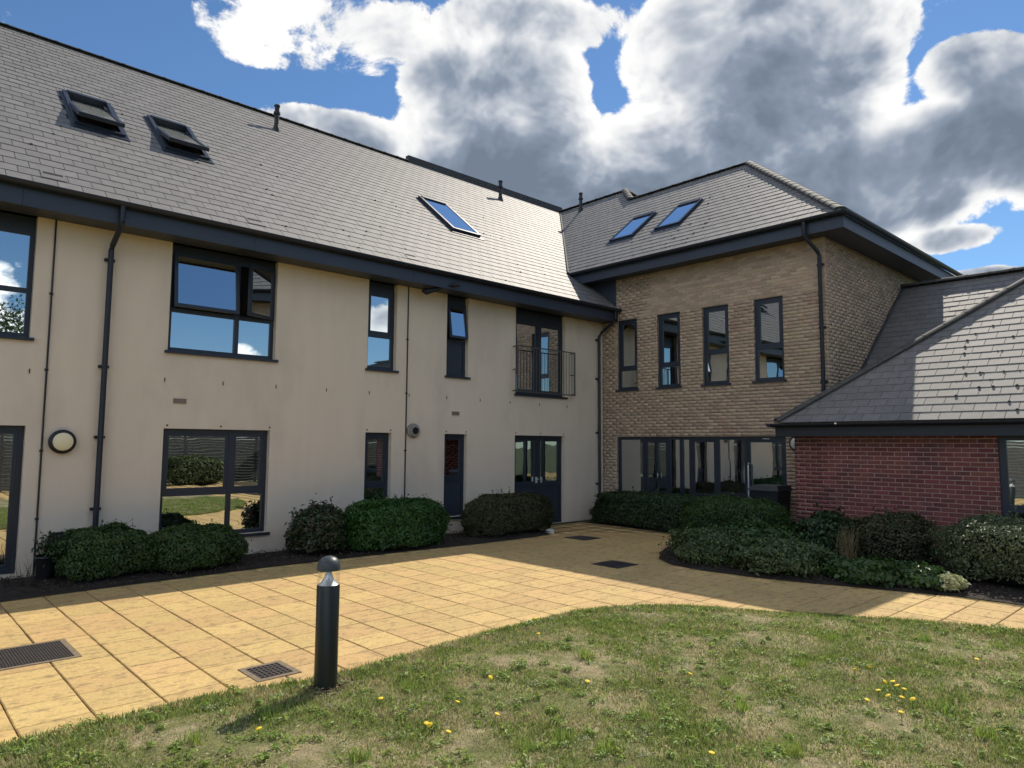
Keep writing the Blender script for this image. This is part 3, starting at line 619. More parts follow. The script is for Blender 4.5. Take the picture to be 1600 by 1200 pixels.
def skylight(P, rect, parent, open_=0., curb=.07, fw=.07):
    """P(x, b, n): point on the roof plane"""
    a, b, c, e = rect; mb = MB()
    def bx(m, x0, x1, b0, b1, n0, n1): return m.hexa([P(x0, b0, n0), P(x1, b0, n0), P(x1, b1, n0), P(x0, b1, n0), P(x0, b0, n1), P(x1, b0, n1), P(x1, b1, n1), P(x0, b1, n1)])
    bx(mb, a, a+fw, c, e, -.02, curb); bx(mb, b-fw, b, c, e, -.02, curb); bx(mb, a+fw, b-fw, c, c+fw, -.02, curb-.004); bx(mb, a+fw, b-fw, e-fw*1.5, e, -.02, curb+.02)
    bx(mb, a-.06, b+.06, c-.13, c, .012, .024); bx(mb, a-.05, a, c, e, .01, .03); bx(mb, b, b+.05, c, e, .01, .03)
    w = mb.build('roof_window', 'frame', parent)
    if not open_:
        m2 = MB(); bx(m2, a+fw, b-fw, c+fw, e-fw*1.5, .02, curb-.012); m2.build('pane', 'glass_roof', w); return w
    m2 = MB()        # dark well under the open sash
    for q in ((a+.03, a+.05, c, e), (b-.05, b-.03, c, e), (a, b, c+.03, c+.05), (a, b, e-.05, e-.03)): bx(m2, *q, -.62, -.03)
    m2.build('lining', 'silver_paint', w); m3 = MB(); bx(m3, a, b, c, e, -.65, -.62); m3.build('dark_room_sheet', 'void', w)  # black floor sheet stands in for the dark interior below
    mid = (c+e)/2+.10; ca, sa = math.cos(open_), math.sin(open_)
    def T(x, bb, n): h = bb-mid; return P(x, mid+h*ca+n*sa, curb*.6-h*sa+n*ca)
    def bt(m, x0, x1, b0, b1, n0, n1): return m.hexa([T(x0, b0, n0), T(x1, b0, n0), T(x1, b1, n0), T(x0, b1, n0), T(x0, b0, n1), T(x1, b0, n1), T(x1, b1, n1), T(x0, b1, n1)])
    a2, b2, c2, e2 = a+fw*.55, b-fw*.55, c+.03, e-.06; f2 = .06; m4 = MB()
    bt(m4, a2, a2+f2, c2, e2, -.03, .04); bt(m4, b2-f2, b2, c2, e2, -.03, .04); bt(m4, a2+f2, b2-f2, c2, c2+f2, -.03, .04); bt(m4, a2+f2, b2-f2, e2-f2, e2, -.03, .04)
    m4.build('opening_sash', 'frame', w); m5 = MB(); bt(m5, a2+f2, b2-f2, c2+f2, e2-f2, 0, .02); m5.build('pane', 'glass_blind', w)
    return w
mat('glass_blind', (.27, .28, .26), .06, ior=1.8, noise=.1)
mat('silver_paint', (.42, .43, .45), .5)
moss(lp, .5, 13.3, 5.5, .245, 70, roofL, 3)
skylight(lp, SKY_A, cream, R(10)); skylight(lp, SKY_B, cream, R(10)); skylight(lp, SKY_C, cream, curb=.09)
def vent_pipe(base, parent, h=.66):
    mb = MB(); mb.lathe(base, [(.11, -.25), (.10, .0), (.065, .12), (.058, .16), (.058, h*.62), (.085, h*.64), (.085, h*.72), (.06, h*.74), (.06, h*.93), (.075, h*.94), (.075, h)], 14); mb.build('vent_pipe', 'black', parent, smooth=True)
vent_pipe((7.24, 16.68, 9.80), cream); vent_pipe((15.12, 16.93, 10.0), cream)
for x in (1.62, 4.55, 7.76):
    mb = MB(); m2 = MB()
    q = [lp(x, .25, .006), lp(x+.30, .25, .006), lp(x+.30, .49, .0), lp(x, .49, .0)]; mb.prism(q, (lp(0, 0, .013)-lp(0, 0, 0))); t_ = mb.build('tile_vent', 'slate', roofL)
    m2.prism([lp(x+.03, .40, .012), lp(x+.27, .40, .012), lp(x+.27, .46, .012), lp(x+.03, .46, .012)], lp(0, 0, .006)-lp(0, 0, 0)); m2.build('tile_vent_slot', 'void', roofL)
# pipes, cables and small wall fittings
mb = MB(); mb.tube([(2.60, 11.21, 5.34), (2.60, 11.21, 5.10), (2.60, 11.24, 5.04), (2.59, 11.64, 4.83), (2.59, 11.70, 4.76), (2.59, 11.71, .02)], .040, 12); dp = mb.build('downpipe', 'gutter', cream, smooth=True)
for z in (4.62, 3.0, 1.95, .9): MB().box(2.52, 2.66, 11.745, 11.80, z-.02, z+.02).build('pipe_clip', 'black', dp)
mb = MB(); mb.tube([(14.02, 11.21, 5.34), (14.02, 11.21, 5.12), (14.0, 11.30, 5.02), (13.965, 11.64, 4.80), (13.96, 11.71, 4.70), (13.96, 11.71, .02)], .036, 12); dp = mb.build('downpipe', 'gutter', cream, smooth=True)
for z in (4.62, 3.6, 2.2, .9): MB().box(13.90, 14.02, 11.745, 11.80, z-.02, z+.02).build('pipe_clip', 'black', dp)
for x in (1.88, 8.03):
    mb = MB(); mb.tube([(x, 11.785, 5.09), (x, 11.785, .02)], .013, 6)
    for z in (4.0, 2.9, 1.75, .8): mb.box(x-.025, x+.02, 11.775, 11.80, z-.015, z+.015)
    mb.build('earth_cable', 'black', cream)
def disc(c, prof, n=28):   # lathe about the wall normal (-Y): prof = (radius, distance out)
    mb = MB(); mb.tube([(c[0], c[1]-d, c[2]) for r_, d in prof], [max(r_, .001) for r_, d in prof], n); return mb
o = disc((2.12, 11.8, 1.88), [(.165, 0), (.172, .03), (.172, .07), (.150, .095), (.128, .10)], 32).build('wall_lamp', 'black', cream, smooth=True)
disc((2.12, 11.8, 1.88), [(.128, .09), (.126, .112), (.10, .128), (.05, .138), (.0, .14)], 32).build('lamp_diffuser', 'diffuser', o, smooth=True)
o = disc((8.20, 11.8, 2.15), [(.145, 0), (.15, .02), (.145, .05), (.12, .06), (.115, .10), (.078, .11)], 24).build('boiler_flue', 'flue', cream, smooth=True)
disc((8.20, 11.8, 2.15), [(.075, .10), (.07, .118), (.0, .120)], 20).build('flue_mouth', 'void', o)
mb = MB(); mb.box(2.05, 2.25, 11.70, 11.80, .46, .60); mb.box(2.07, 2.23, 11.685, 11.70, .48, .58); mb.build('socket_box', 'black', cream)
for x, z in ((3.60, 2.54), (9.20, 2.54)):
    mb = MB(); mb.box(x, x+.20, 11.785, 11.80, z-.04, z+.04); o = mb.build('air_brick', 'vent_pink', cream); m2 = MB()
    for k in range(6):
        for zz in (-.018, .012): m2.box(x+.018+k*.029, x+.034+k*.029, 11.782, 11.786, z+zz, z+zz+.012)
    m2.build('air_brick_hole', 'iron', o)
for x in (1.68, 3.46, 4.37, 5.29, 6.26, 7.17, 8.10, 9.06, 9.99, 10.89, 11.85, 12.82):
    mb = MB(); z = 2.87-.010*max(0, x-9); mb.box(x-.007, x+.007, 11.792, 11.80, z-.035, z+.03); mb.build('weep_slot', 'iron', cream)
for a, b, n in ((3.53, 5.20, 3), (7.14, 7.68, 2), (9.06, 9.60, 2), (11.08, 12.70, 3)):
    for k in range(n): disc((a+(b-a)*k/(n-1), 11.8, 2.15), [(.016, 0), (.016, .006), (.0, .007)], 8).build('weep_hole', 'iron', cream)
mb = MB(); mb.tube([(8.24, 11.55, 5.02), (8.26, 11.50, 4.98), (8.40, 11.42, 5.03), (8.62, 11.32, 5.12), (8.78, 11.22, 5.17)], [.06, .07, .05, .03, .025], 12); o = mb.build('security_camera', 'gutter', cream, smooth=True)
mb = MB(); mb.tube([(8.76, 11.24, 5.16), (8.87, 11.18, 5.175)], .042, 12); mb.build('camera_lens', 'black', o, smooth=True)
# juliet balcony
mb = MB(); d0, d1 = .03, .15
for z in (4.17, 3.11): PLl.box(mb, 10.96, 12.96, d1-.012, d1+.012, z-.012, z+.012)
for s in (10.98, 12.94):
    PLl.box(mb, s-.02, s+.02, d1-.008, d1+.008, 3.10, 4.16)
    for z in (4.16, 3.13, 3.62): PLl.box(mb, s-.01, s+.01, 0, d1, z-.012, z+.012)
rail = mb.build('balcony_railing', 'steel', cream)
bar = MB(); bar.tube([(0, 0, 3.12), (0, 0, 4.16)], .007, 6); bme = None
for k in range(18):
    s = 11.09+k*.103
    if bme is None: o = bar.build('baluster', 'steel', rail); bme = o.data
    else: o = link(bpy.data.objects.new('baluster', bme), rail)
    o.location = tuple(PLl.p(s, d1, 0))
# ------------------------------------------------------------------ tan brick wing
tan = empty('tan_brick_wing', (14.21, 8.8, 0), 'two-storey tan brick wing with four tall narrow windows under a hipped slate roof', 'building')
PR = Plane((XE, 0, 0), (0, -1, 0), (-1, 0, 0))       # s = -Y
YC = 5.93
sy = lambda y: -y
OPW = [(sy(a), sy(b), 3.30, 5.10) for a, b in ((11.30, 10.68), (10.06, 9.41), (8.80, 8.13), (7.52, 6.85))]
OPS = (sy(11.34), sy(6.86), .0, 2.10)
ZSR = 6.18
wallR = wall_cells(PR, sy(12.9), sy(YC), 0, ZSR, OPW+[OPS], .12, d=-.004).build('wall', 'tan_mortar', tan, fix=False)
bricks(PR, sy(11.8), sy(YC), 0, 5.10, OPW+[OPS], 'tan_brick', wallR, 0)
bricks(PR, sy(11.35), sy(YC), 5.10, ZSR, [], 'tan_brick', wallR, 300)
PS = Plane((XE, YC, 0), (1, 0, 0), (0, -1, 0))
mb = wall_cells(PS, 0, 14, 0, ZSR, [], .1, d=-.004); wS = mb.build('side_wall', 'tan_mortar', tan, fix=False)
bricks(PS, 0, 9.5, 1.8, ZSR, [], 'tan_brick', wS, 0)
mb = MB(); mb.box(XE-.03, XE-.006, 11.352, 12.75, 5.12, ZSR); mb.build('cladding', 'panel', tan)
for i, o_ in enumerate(OPW):
    kw = dict(sashes=((0, 1),), glassm='glass_dim'); window(PR, o_[0], o_[1], o_[2], o_[3], tan, (), ((3.82 if i < 2 else 4.02,),), set_=-.05, **kw)
# glazed ground-floor screen
S0, S1 = OPS[0], OPS[1]; cs = [sy(10.54), sy(9.80), sy(9.46), sy(9.20), sy(8.50), sy(7.80)]
window(PR, S0, S1, .0, 2.10, tan, cs, ((), (.70,), (), (), (.70,), (.80,), ()), set_=-.05, fr=.075, name='glazed_screen', glassm='glass_dim', sill=False, sashes=((1, 1), (4, 1), (6, 0)))
mb = MB(); s = sy(7.72); mb.tube([PR.p(s, -.06, 1.50), PR.p(s, .0, 1.52), PR.p(s, .01, 1.46), PR.p(s, .01, .78), PR.p(s, -.06, .76)], .016, 8); mb.build('door_pull', 'silver', tan, smooth=True)
mb = MB(); PR.box(mb, sy(7.40), sy(7.25), -.048, -.044, 2.04, 2.055); mb.build('door_label', 'white', tan)
# eaves of the tan wing: front and side
YES, XEND = 5.36, 27.
mb = MB(); mb.box(13.79, XE, YES+.03, 12.62, ZSR, ZSR+.015); mb.box(XE, XEND, YES+.03, YC, ZSR, ZSR+.015); mb.build('soffit', 'soffit', tan)
mb = MB(); mb.box(13.765, 13.789, YES+.03, 12.60, ZSR-.02, 6.42); mb.box(13.765, XEND, YES+.006, YES+.029, ZSR-.021, 6.42); mb.build('fascia', 'fascia', tan)
gutter_run((13.69, 12.55), (13.69, YES-.10), (-1, 0), 6.47, 'gutter', tan, .07); gutter_run((13.62, YES-.06), (XEND, YES-.06), (0, -1), 6.47, 'gutter', tan, .07)
mb = MB(); mb.tube([(13.69, 6.12, 6.42), (13.69, 6.12, 6.18), (13.72, 6.11, 6.10), (14.07, 6.02, 5.86), (14.13, 6.01, 5.78), (14.135, 6.01, 2.2)], .040, 12); dp = mb.build('downpipe', 'gutter', tan, smooth=True)
for z in (5.6, 4.3, 3.2): MB().box(14.15, 14.21, 5.94, 6.08, z-.02, z+.02).build('pipe_clip', 'black', dp)
# roof of the tan wing
def rp(y, b, n=0.): return np.array([XER+b*CPi-n*SPi, y, ZER+b*SPi+n*CPi])
X2 = 17.83; b2 = (X2-XER)/CPi; ZR2 = ZER+(X2-XER)*TP
X1 = XER+(ZR-ZER)/TP; b1 = (X1-XER)/CPi
YA = YES+(X2-XER)                      # ridge end over the front hip
YB = 13.60; YCc = YB+(X1-X2)
# in the eave frame a = -Y: convex pieces
cv1 = [(-YV, 0), (-YES, 0), (-YA, b2), (-(YV+X2-XER), b2)]
cv2 = [(-(YV+X2-XER), b2), (-YB, b2), (-YCc, b1), (-(YV+X1-XER), b1)]
mb = MB()
for cv in (cv1, cv2): mb.quad(*[rp(-a, b, -.004) for a, b in cv])
E0 = (XER, YES, ZER); ap = (X2, YA, ZR2)
mb.quad(E0, (XEND, YES, ZER), (XEND, YA, ZR2), ap)
mb.quad(ap, (X2, YB, ZR2), (26, YB, ZR2-(26-X2)*TP), (26, YA, ZR2-(26-X2)*TP))
mb.quad((X2, YB, ZR2), (X1, YCc, ZR), (26, YCc, ZR), (26, YB, ZR2))
mb.quad((X1, YCc, ZR), (X1, 26, ZR), (26, 26, ZR-(26-X1)*TP), (26, YCc, ZR-(26-X1)*TP))
mb.quad((XEND, YES, 0), (XEND, 26, 0), (XEND, 26, ZER), (XEND, YES, ZER))
roofR = mb.build('roof', 'ridge', tan, fix=False)
slates((XER, 0, ZER), (0, -1, 0), (CPi, 0, SPi), [cv1, cv2], roofR, 300)
h_ = .02
tiles_along((X2, YA, ZR2+h_), (X2, YB, ZR2+h_), 'ridge_tile', 'ridge', roofR, r=.085, h=.6)
tiles_along((X1, YCc, ZR+h_), (X1, YRG+.2, ZR+h_), 'ridge_tile', 'ridge', roofR, r=.085, h=.6)
tiles_along((XER+.06, YES+.06, ZER+.035), (X2, YA, ZR2+.02), 'hip_tile', 'hip', roofR, seg=.30, r=.11, h=.55)
tiles_along((X2, YB, ZR2+.02), (X1, YCc, ZR+.02), 'hip_tile', 'hip', roofR, seg=.30, r=.11, h=.8)
tiles_along((X2+2*(X1-X2), YB, ZR2+.02), (X1, YCc, ZR+.02), 'hip_tile', 'hip', roofR, seg=.30, r=.10, h=.8)
mb = MB(); mb.quad((X2, YB, ZR2+.01), (X2+2*(X1-X2), YB, ZR2+.01), (X1, YCc, ZR+.01)); mb.build('hip_slope', 'slate', roofR, fix=False)
rpp = lambda y, b, n=0.: rp(-y, b, n)
skylight(rpp, (-12.20, -11.40, 1.67, 3.10), tan); skylight(rpp, (-10.68, -9.90, 1.67, 3.10), tan)
vent_pipe((18.30, 16.18, 10.20), tan)
moss(rpp, -12., -8.4, 3.4, .245, 60, roofR, 5)
# ------------------------------------------------------------------ red brick wing
XRD = 13.10; YRC = 6.15
red = empty('red_brick_wing', (13.1, 3, 0), 'single-storey dark red brick wing with a hipped slate roof and grey window', 'building')
PB = Plane((XRD, 0, 0), (0, -1, 0), (-1, 0, 0))
OPB = [(sy(2.88), sy(.50), .60, 2.10)]
wb = wall_cells(PB, sy(YRC), 3., 0, 2.10, OPB, .1, d=-.004).build('wall', 'red_mortar', red, fix=False)
bricks(PB, sy(YRC), 3., 0, 2.10, OPB, 'red_brick', wb, 300, key=lambda x, y: 30 if y > 850 else 0)
PB2 = Plane((XE, YRC, 0), (-1, 0, 0), (0, 1, 0))
wb2 = wall_cells(PB2, 0, XE-XRD, 0, 2.10, [], .1, d=-.004).build('side_wall', 'red_mortar', red, fix=False)
bricks(PB2, .0, XE-XRD, 0, 2.10, [], 'red_brick', wb2, 0)
window(PB, *OPB[0], red, (sy(1.7),), ((.95,), (.95,)), set_=-.03, fr=.10)
XEB, ZEB, YEB = 12.75, 2.33, 6.38
HW = 4.28; XAP, YAP, ZAP = XEB+HW, YEB-HW, ZEB+HW*TP; YEB2 = YEB-2*HW
X0P2 = 14.38
mb = MB(); mb.box(12.84, XRD, YEB2, YEB-.02, 2.10, 2.115); mb.box(XRD, XE, YRC, YEB-.02, 2.10, 2.115); mb.build('soffit', 'soffit', red)
mb = MB(); mb.box(12.815, 12.838, YEB2, YEB-.01, 2.075, 2.27); mb.box(12.815, XE-.02, YEB-.01, YEB+.012, 2.074, 2.27); mb.build('fascia', 'gutter', red)
gutter_run((12.74, YEB+.05), (12.74, YEB2), (-1, 0), 2.315, 'gutter', red, .065); gutter_run((12.70, YEB+.08), (14.18, YEB+.08), (0, 1), 2.315, 'gutter', red, .065)
mb = MB(); mb.box(12.668, 12.674, 5.18, 5.22, 2.285, 2.315); mb.build('gutter_clip', 'white', red)
def bp(y, b, n=0.): return np.array([XEB+b*CPi-n*SPi, y, ZEB+b*SPi+n*CPi])
bA = HW/CPi
mb = MB(); mb.quad(bp(YEB, 0, -.004), bp(YEB2, 0, -.004), bp(YAP, bA, -.004))
XRG = X0P2+HW
mb.quad((XEB, YEB, ZEB), (XAP, YAP, ZAP), (XRG, YAP, ZAP), (X0P2, YEB, ZEB))
mb.quad((XEB, YEB2, ZEB), (XAP, YAP, ZAP), (XRG, YAP, ZAP), (X0P2, YEB2, ZEB))
def b2p(y, b, n=0.): return np.array([X0P2+b*CPi-n*SPi, y, ZEB+b*SPi+n*CPi])
bv2 = (YEB-YC)/CPi
cvP2 = [(-YC, bv2), (-YAP, bA), (-YC, bA)]
mb.quad(*[b2p(-a, b, -.004) for a, b in cvP2])
mb.quad((XRG, YC, ZAP), (XRG, YAP-8, ZAP), (XRG+5, YAP-8, ZAP-5*TP), (XRG+5, YC, ZAP-5*TP))
cvP3 = [(-YAP, bA), (-YEB2, 0), (-YAP+9, 0), (-YAP+9, bA)]
mb.quad(*[b2p(-a, b, -.004) for a, b in cvP3])
roofB = mb.build('roof', 'ridge', red, fix=False)
slates((XEB, 0, ZEB), (0, -1, 0), (CPi, 0, SPi), [[(-YEB, 0), (-YEB2, 0), (-YAP, bA)]], roofB, 220, exp_=.215)
slates((X0P2, 0, ZEB), (0, -1, 0), (CPi, 0, SPi), [cvP2], roofB, 80, exp_=.215)
tiles_along((XEB+.03, YEB-.03, ZEB+.03), (XAP, YAP, ZAP+.01), 'hip_tile', 'hip', roofB, seg=.45, r=.10, h=.55)
tiles_along((XEB+.03, YEB2+.03, ZEB+.05), (XAP, YAP, ZAP+.05), 'hip_tile', 'hip', roofB, seg=.45, r=.11, h=.95)
tiles_along((XRG, YC, ZAP+.03), (XRG, YAP-8, ZAP+.03), 'ridge_tile', 'hip', roofB, seg=.45, r=.10, h=.8)
moss(lambda y, b, n=0.: bp(-y, b, n), -3.6, -.8, 3., .215, 60, roofB, 7)
mb = MB(); mb.tube([b2p(YC-.03, bv2, .03), b2p(YC-.03, bA, .03)], .035, 6); mb.build('flashing', 'ridge', roofB)
o = MB(); o.tube([(XE-.0, 6.60, 1.95), (XE-.07, 6.60, 1.95), (XE-.10, 6.60, 1.95)], [.16, .165, .13], 28); lampR = o.build('wall_lamp', 'black', tan, smooth=True)
o = MB(); o.tube([(XE-.09, 6.60, 1.95), (XE-.12, 6.60, 1.95), (XE-.14, 6.60, 1.95)], [.128, .10, .01], 28); o.build('lamp_diffuser', 'white', lampR, smooth=True)

# ------------------------------------------------------------------ bollard, bin, covers
def bollard(x, y, z, label):
    b = empty('bollard_light', (x, y, z), label, 'bollard')
    o = (x, y, z); mb = MB(); mb.lathe(o, [(.086, -.03), (.086, .0), (.086, .785), (.083, .79), (.07, .79)], 32); mb.build('post', 'bollard', b, smooth=True)
    mb = MB(); mb.lathe(o, [(.082, .787), (.082, .902)], 32); mb.f = mb.f[:-2]; mb.build('clear_tube', 'clear', b, smooth=True)
    mb = MB(); mb.lathe(o, [(.078, .792), (.066, .802), (.046, .824), (.031, .850), (.022, .885), (.020, .902)], 28); mb.build('reflector', 'silver', b, smooth=True)
    mb = MB(); mb.lathe(o, [(.070, .898), (.088, .900), (.089, .915), (.086, .942), (.076, .968), (.056, .990), (.030, 1.002), (.002, 1.006)], 32); mb.build('dome_cap', 'cap', b, smooth=True)
    return b
bollard(2.686, 4.939, .02, 'dark grey round bollard light with clear collar at the lawn edge')
bn = empty('wheelie_bin', (13.62, 6.95, 0), 'dark wheelie bin beside the glazed screen and red brick corner', 'bin')
mb = MB(); mb.hexa([(13.40, 6.70, .08), (13.86, 6.70, .08), (13.86, 7.16, .08), (13.40, 7.16, .08), (13.34, 6.64, 1.0), (13.92, 6.64, 1.0), (13.92, 7.22, 1.0), (13.34, 7.22, 1.0)]); mb.build('body', 'bin', bn)
mb = MB(); mb.hexa([(13.30, 6.60, 1.0), (13.96, 6.60, 1.0), (13.96, 7.26, 1.0), (13.30, 7.26, 1.0), (13.36, 6.66, 1.10), (13.90, 6.66, 1.10), (13.90, 7.20, 1.10), (13.36, 7.20, 1.10)]); mb.build('lid', 'bin', bn)
for y in (6.74, 7.12):
    mb = MB(); mb.tube([(13.80, y-.03, .10), (13.80, y+.03, .10)], .10, 16); mb.build('wheel', 'black', bn)
def cover(name, x0, x1, y0, y1, nx, ny, label, frame='iron_frame', plate='iron'):
    c = empty(name, ((x0+x1)/2, (y0+y1)/2, 0), label, 'drain cover')
    mb = MB(); f = .05
    for q in ((x0-f, x1+f, y0-f, y0), (x0-f, x1+f, y1, y1+f), (x0-f, x0, y0, y1), (x1, x1+f, y0, y1)): mb.box(*q, -.02, .006)
    mb.build('frame', frame, c)
    mb = MB(); mb.box(x0, x1, y0, y1, -.02, .0025 if nx else .007); mb.build('pit' if nx else 'plate', 'void' if nx else plate, c)
    if nx:
        mb = MB(); sx, syy = (x1-x0)/nx, (y1-y0)/ny
        for i in range(nx+1): mb.box(max(x0, x0+i*sx-sx*.22), min(x1, x0+i*sx+sx*.22), y0, y1, .003, .009)
        for j in range(ny+1): mb.box(x0, x1, max(y0, y0+j*syy-syy*.2), min(y1, y0+j*syy+syy*.2), .0035, .0085)
        mb.build('grating', plate, c)
cover('gully_grate', 2.47, 2.74, 5.58, 5.89, 7, 6, 'square iron gully grate in the paving beside the bollard')
cover('access_cover', .93, 1.50, 7.25, 7.88, 26, 28, 'large weathered iron grid cover set in the buff paving')
cover('access_cover', 8.68, 9.12, 6.94, 7.38, 0, 0, 'dark square cover in shaded paving near the curved bed', 'iron', 'black')
cover('access_cover', 10.68, 11.10, 9.36, 9.82, 0, 0, 'dark square cover in shaded paving near the double door', 'iron', 'black')
mb = MB(); mb.lathe((10.92, 10.55, .03), [(.10, -.05), (.10, .04), (.09, .06), (.02, .065)], 20); tag(mb.build('pipe_cap', 'white', None, smooth=True), 'small round white pipe cap on soil under the brownish hedge', 'pipe cap')

# ------------------------------------------------------------------ planting
def leaf_mesh(P, Nn, size, asp=.5, fold=.25, droop=.0):
    """P centres, Nn facing normals -> folded rhombic leaves"""
    n = len(P); size = np.asarray(size)[:, None] if np.ndim(size) else np.full((n, 1), size)
    t = rng.normal(size=(n, 3)); t -= (t*Nn).sum(1, keepdims=True)*Nn; t /= np.linalg.norm(t, axis=1, keepdims=True)+1e-9
    s = np.cross(Nn, t)
    b = P-t*size*.5; tip = P+t*size*.5-Nn*size*.12; l = P+s*size*asp*.5+Nn*size*fold*asp; r_ = P-s*size*asp*.5+Nn*size*fold*asp
    V = np.stack([b, l, tip, r_], 1).reshape(-1, 3); k = np.arange(n)[:, None]*4
    F = np.concatenate([k+np.array([[0, 2, 1]]), k+np.array([[0, 3, 2]])], 1).reshape(-1, 3)
    return V, F
def lump(d, seed):
    a = np.random.default_rng(seed).normal(size=(10, 3))*np.array([2.2, 2.2, 2.2]); ph = np.random.default_rng(seed+1).uniform(0, 6.28, 10)
    return sum(np.sin(d@a[i]*(1+.55*i)+ph[i])/(1+.30*i) for i in range(10))/2.6
def shrub(name, label, cx, cy, rx, ry, h, m, n, leaf=.035, power=2.6, rough=.09, seed=1, asp=.5, cat='shrub', group=None, stems=5, shell=.8, rot=0., base=.02, loose=0., sprigs=0):
    b = empty(name, (cx, cy, base), label, cat, group)
    d = rng.normal(size=(n, 3)); d /= np.linalg.norm(d, axis=1, keepdims=True)
    lo = d[:, 2] < -.55; d[lo, 2] *= -1
    rad = 1/((np.abs(d)**power).sum(1))**(1/power)
    rad = rad*(1+rough*lump(d, seed))
    cc = np.random.default_rng(seed+77).normal(size=(70, 3)); cc /= np.linalg.norm(cc, axis=1, keepdims=True)
    near = (d@cc.T).max(1); rad = rad*(1+np.clip((near-.955)/.045, -1.6, 1)*(.035+rough*.35))
    q = np.where(rng.random(n) < shell, 1-np.abs(rng.normal(0, .05+loose, n)), rng.uniform(.6, 1, n)**.5)
    q = np.where(rng.random(n) < .06, q+np.abs(rng.normal(0, .05+loose, n)), q)
    L_ = d*(rad*q)[:, None]
    nr = d**3*0+np.sign(d)*np.abs(d)**(power-1); nr /= np.linalg.norm(nr, axis=1, keepdims=True)
    nr = nr+rng.normal(0, .55, (n, 3))+np.array([0, 0, .25]); nr /= np.linalg.norm(nr, axis=1, keepdims=True)
    hz = h*.56
    P = L_*np.array([rx, ry, hz]); P[:, 2] += h-hz
    P[:, 2] = np.maximum(P[:, 2], .02+rng.random(n)*.05)
    c, s = math.cos(rot), math.sin(rot); Rm = np.array([[c, -s, 0], [s, c, 0], [0, 0, 1]])
    P = P@Rm.T+np.array([cx, cy, base]); nr = nr@Rm.T
    young = (rng.random(n) < .10+.22*np.clip(d[:, 2], 0, 1)) & (near > .955)
    if young.any():
        v3, f3_ = leaf_mesh(P[young]+nr[young]*.008, nr[young], leaf*rng.uniform(.6, 1.15, int(young.sum())), asp); fast_mesh('young_leaves', v3, f3_, m+'_young' if m+'_young' in MATS else m, b)
    V, F = leaf_mesh(P[~young], nr[~young], leaf*rng.uniform(.6, 1.4, int((~young).sum())), asp)
    if sprigs:
        for k in range(sprigs):
            dd = rng.normal(size=3); dd[2] = abs(dd[2])+.4; dd /= np.linalg.norm(dd); base_p = (dd*np.array([rx, ry, hz])*.85)@Rm.T+np.array([cx, cy, base+h-hz])
            mm = 14; tt = np.linspace(.0, .30, mm)[:, None]*h*rng.uniform(.5, 1.1); g = dd+np.array([0, 0, .8]); g /= np.linalg.norm(g)
            PP = base_p+g*tt+rng.normal(0, .014, (mm, 3)); nn = rng.normal(size=(mm, 3))+np.array([0, 0, .6]); nn /= np.linalg.norm(nn, axis=1, keepdims=True)
            v2, f2 = leaf_mesh(PP, nn, leaf*rng.uniform(.8, 1.3, mm), asp); F = np.concatenate([F, f2+len(V)]); V = np.concatenate([V, v2])
    fo = fast_mesh('foliage', V, F, m, b)
    # solid dark core standing for the shaded inside; stops the shrub being see-through
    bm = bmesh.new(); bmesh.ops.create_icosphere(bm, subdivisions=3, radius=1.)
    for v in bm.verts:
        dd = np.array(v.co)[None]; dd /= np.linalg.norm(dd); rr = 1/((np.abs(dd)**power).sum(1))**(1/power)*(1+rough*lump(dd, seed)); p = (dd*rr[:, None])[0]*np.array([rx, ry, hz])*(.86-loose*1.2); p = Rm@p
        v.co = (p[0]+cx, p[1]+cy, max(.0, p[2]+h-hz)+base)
    me = bpy.data.meshes.new('dark_core'); bm.to_mesh(me); bm.free(); me.materials.append(MATS['core']); link(bpy.data.objects.new('dark_core', me), b)
    for k in range(stems):
        mb = MB(); a = rng.uniform(0, 6.28); e = rng.uniform(.1, .5); x, y = cx+math.cos(a)*rx*e, cy+math.sin(a)*ry*e
        mb.tube([(x, y, base-.03), (x+rng.normal(0, .03), y+rng.normal(0, .03), base+h*.3), (x+rng.normal(0, .08), y+rng.normal(0, .08), base+h*.6)], [.018, .014, .008], 6); mb.build('stem', 'bark', b)
    return b
G1 = None
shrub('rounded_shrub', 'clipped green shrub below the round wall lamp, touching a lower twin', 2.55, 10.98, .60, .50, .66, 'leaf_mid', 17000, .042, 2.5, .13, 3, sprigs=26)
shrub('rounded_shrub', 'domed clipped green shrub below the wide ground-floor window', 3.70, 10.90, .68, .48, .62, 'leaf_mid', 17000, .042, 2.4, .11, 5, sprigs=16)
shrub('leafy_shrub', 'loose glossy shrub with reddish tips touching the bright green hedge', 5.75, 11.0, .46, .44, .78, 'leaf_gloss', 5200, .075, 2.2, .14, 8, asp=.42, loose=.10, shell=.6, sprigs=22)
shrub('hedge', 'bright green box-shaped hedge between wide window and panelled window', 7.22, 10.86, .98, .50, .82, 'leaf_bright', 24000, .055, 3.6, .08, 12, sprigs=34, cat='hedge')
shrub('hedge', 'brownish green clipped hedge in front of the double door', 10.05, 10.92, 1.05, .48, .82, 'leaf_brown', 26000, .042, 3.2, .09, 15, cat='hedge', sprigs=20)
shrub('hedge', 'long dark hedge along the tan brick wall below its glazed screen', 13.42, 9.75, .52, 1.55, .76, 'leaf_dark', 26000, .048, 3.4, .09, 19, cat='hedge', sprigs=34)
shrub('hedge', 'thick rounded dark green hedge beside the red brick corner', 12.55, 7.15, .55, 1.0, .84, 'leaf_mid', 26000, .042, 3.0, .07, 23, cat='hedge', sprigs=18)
shrub('low_shrub', 'low spreading pale green shrub at the tip of the curved bed', 10.35, 6.30, .70, .62, .46, 'leaf_pale', 6500, .060, 2.2, .22, 27, asp=.5, loose=.12, shell=.6, sprigs=14)
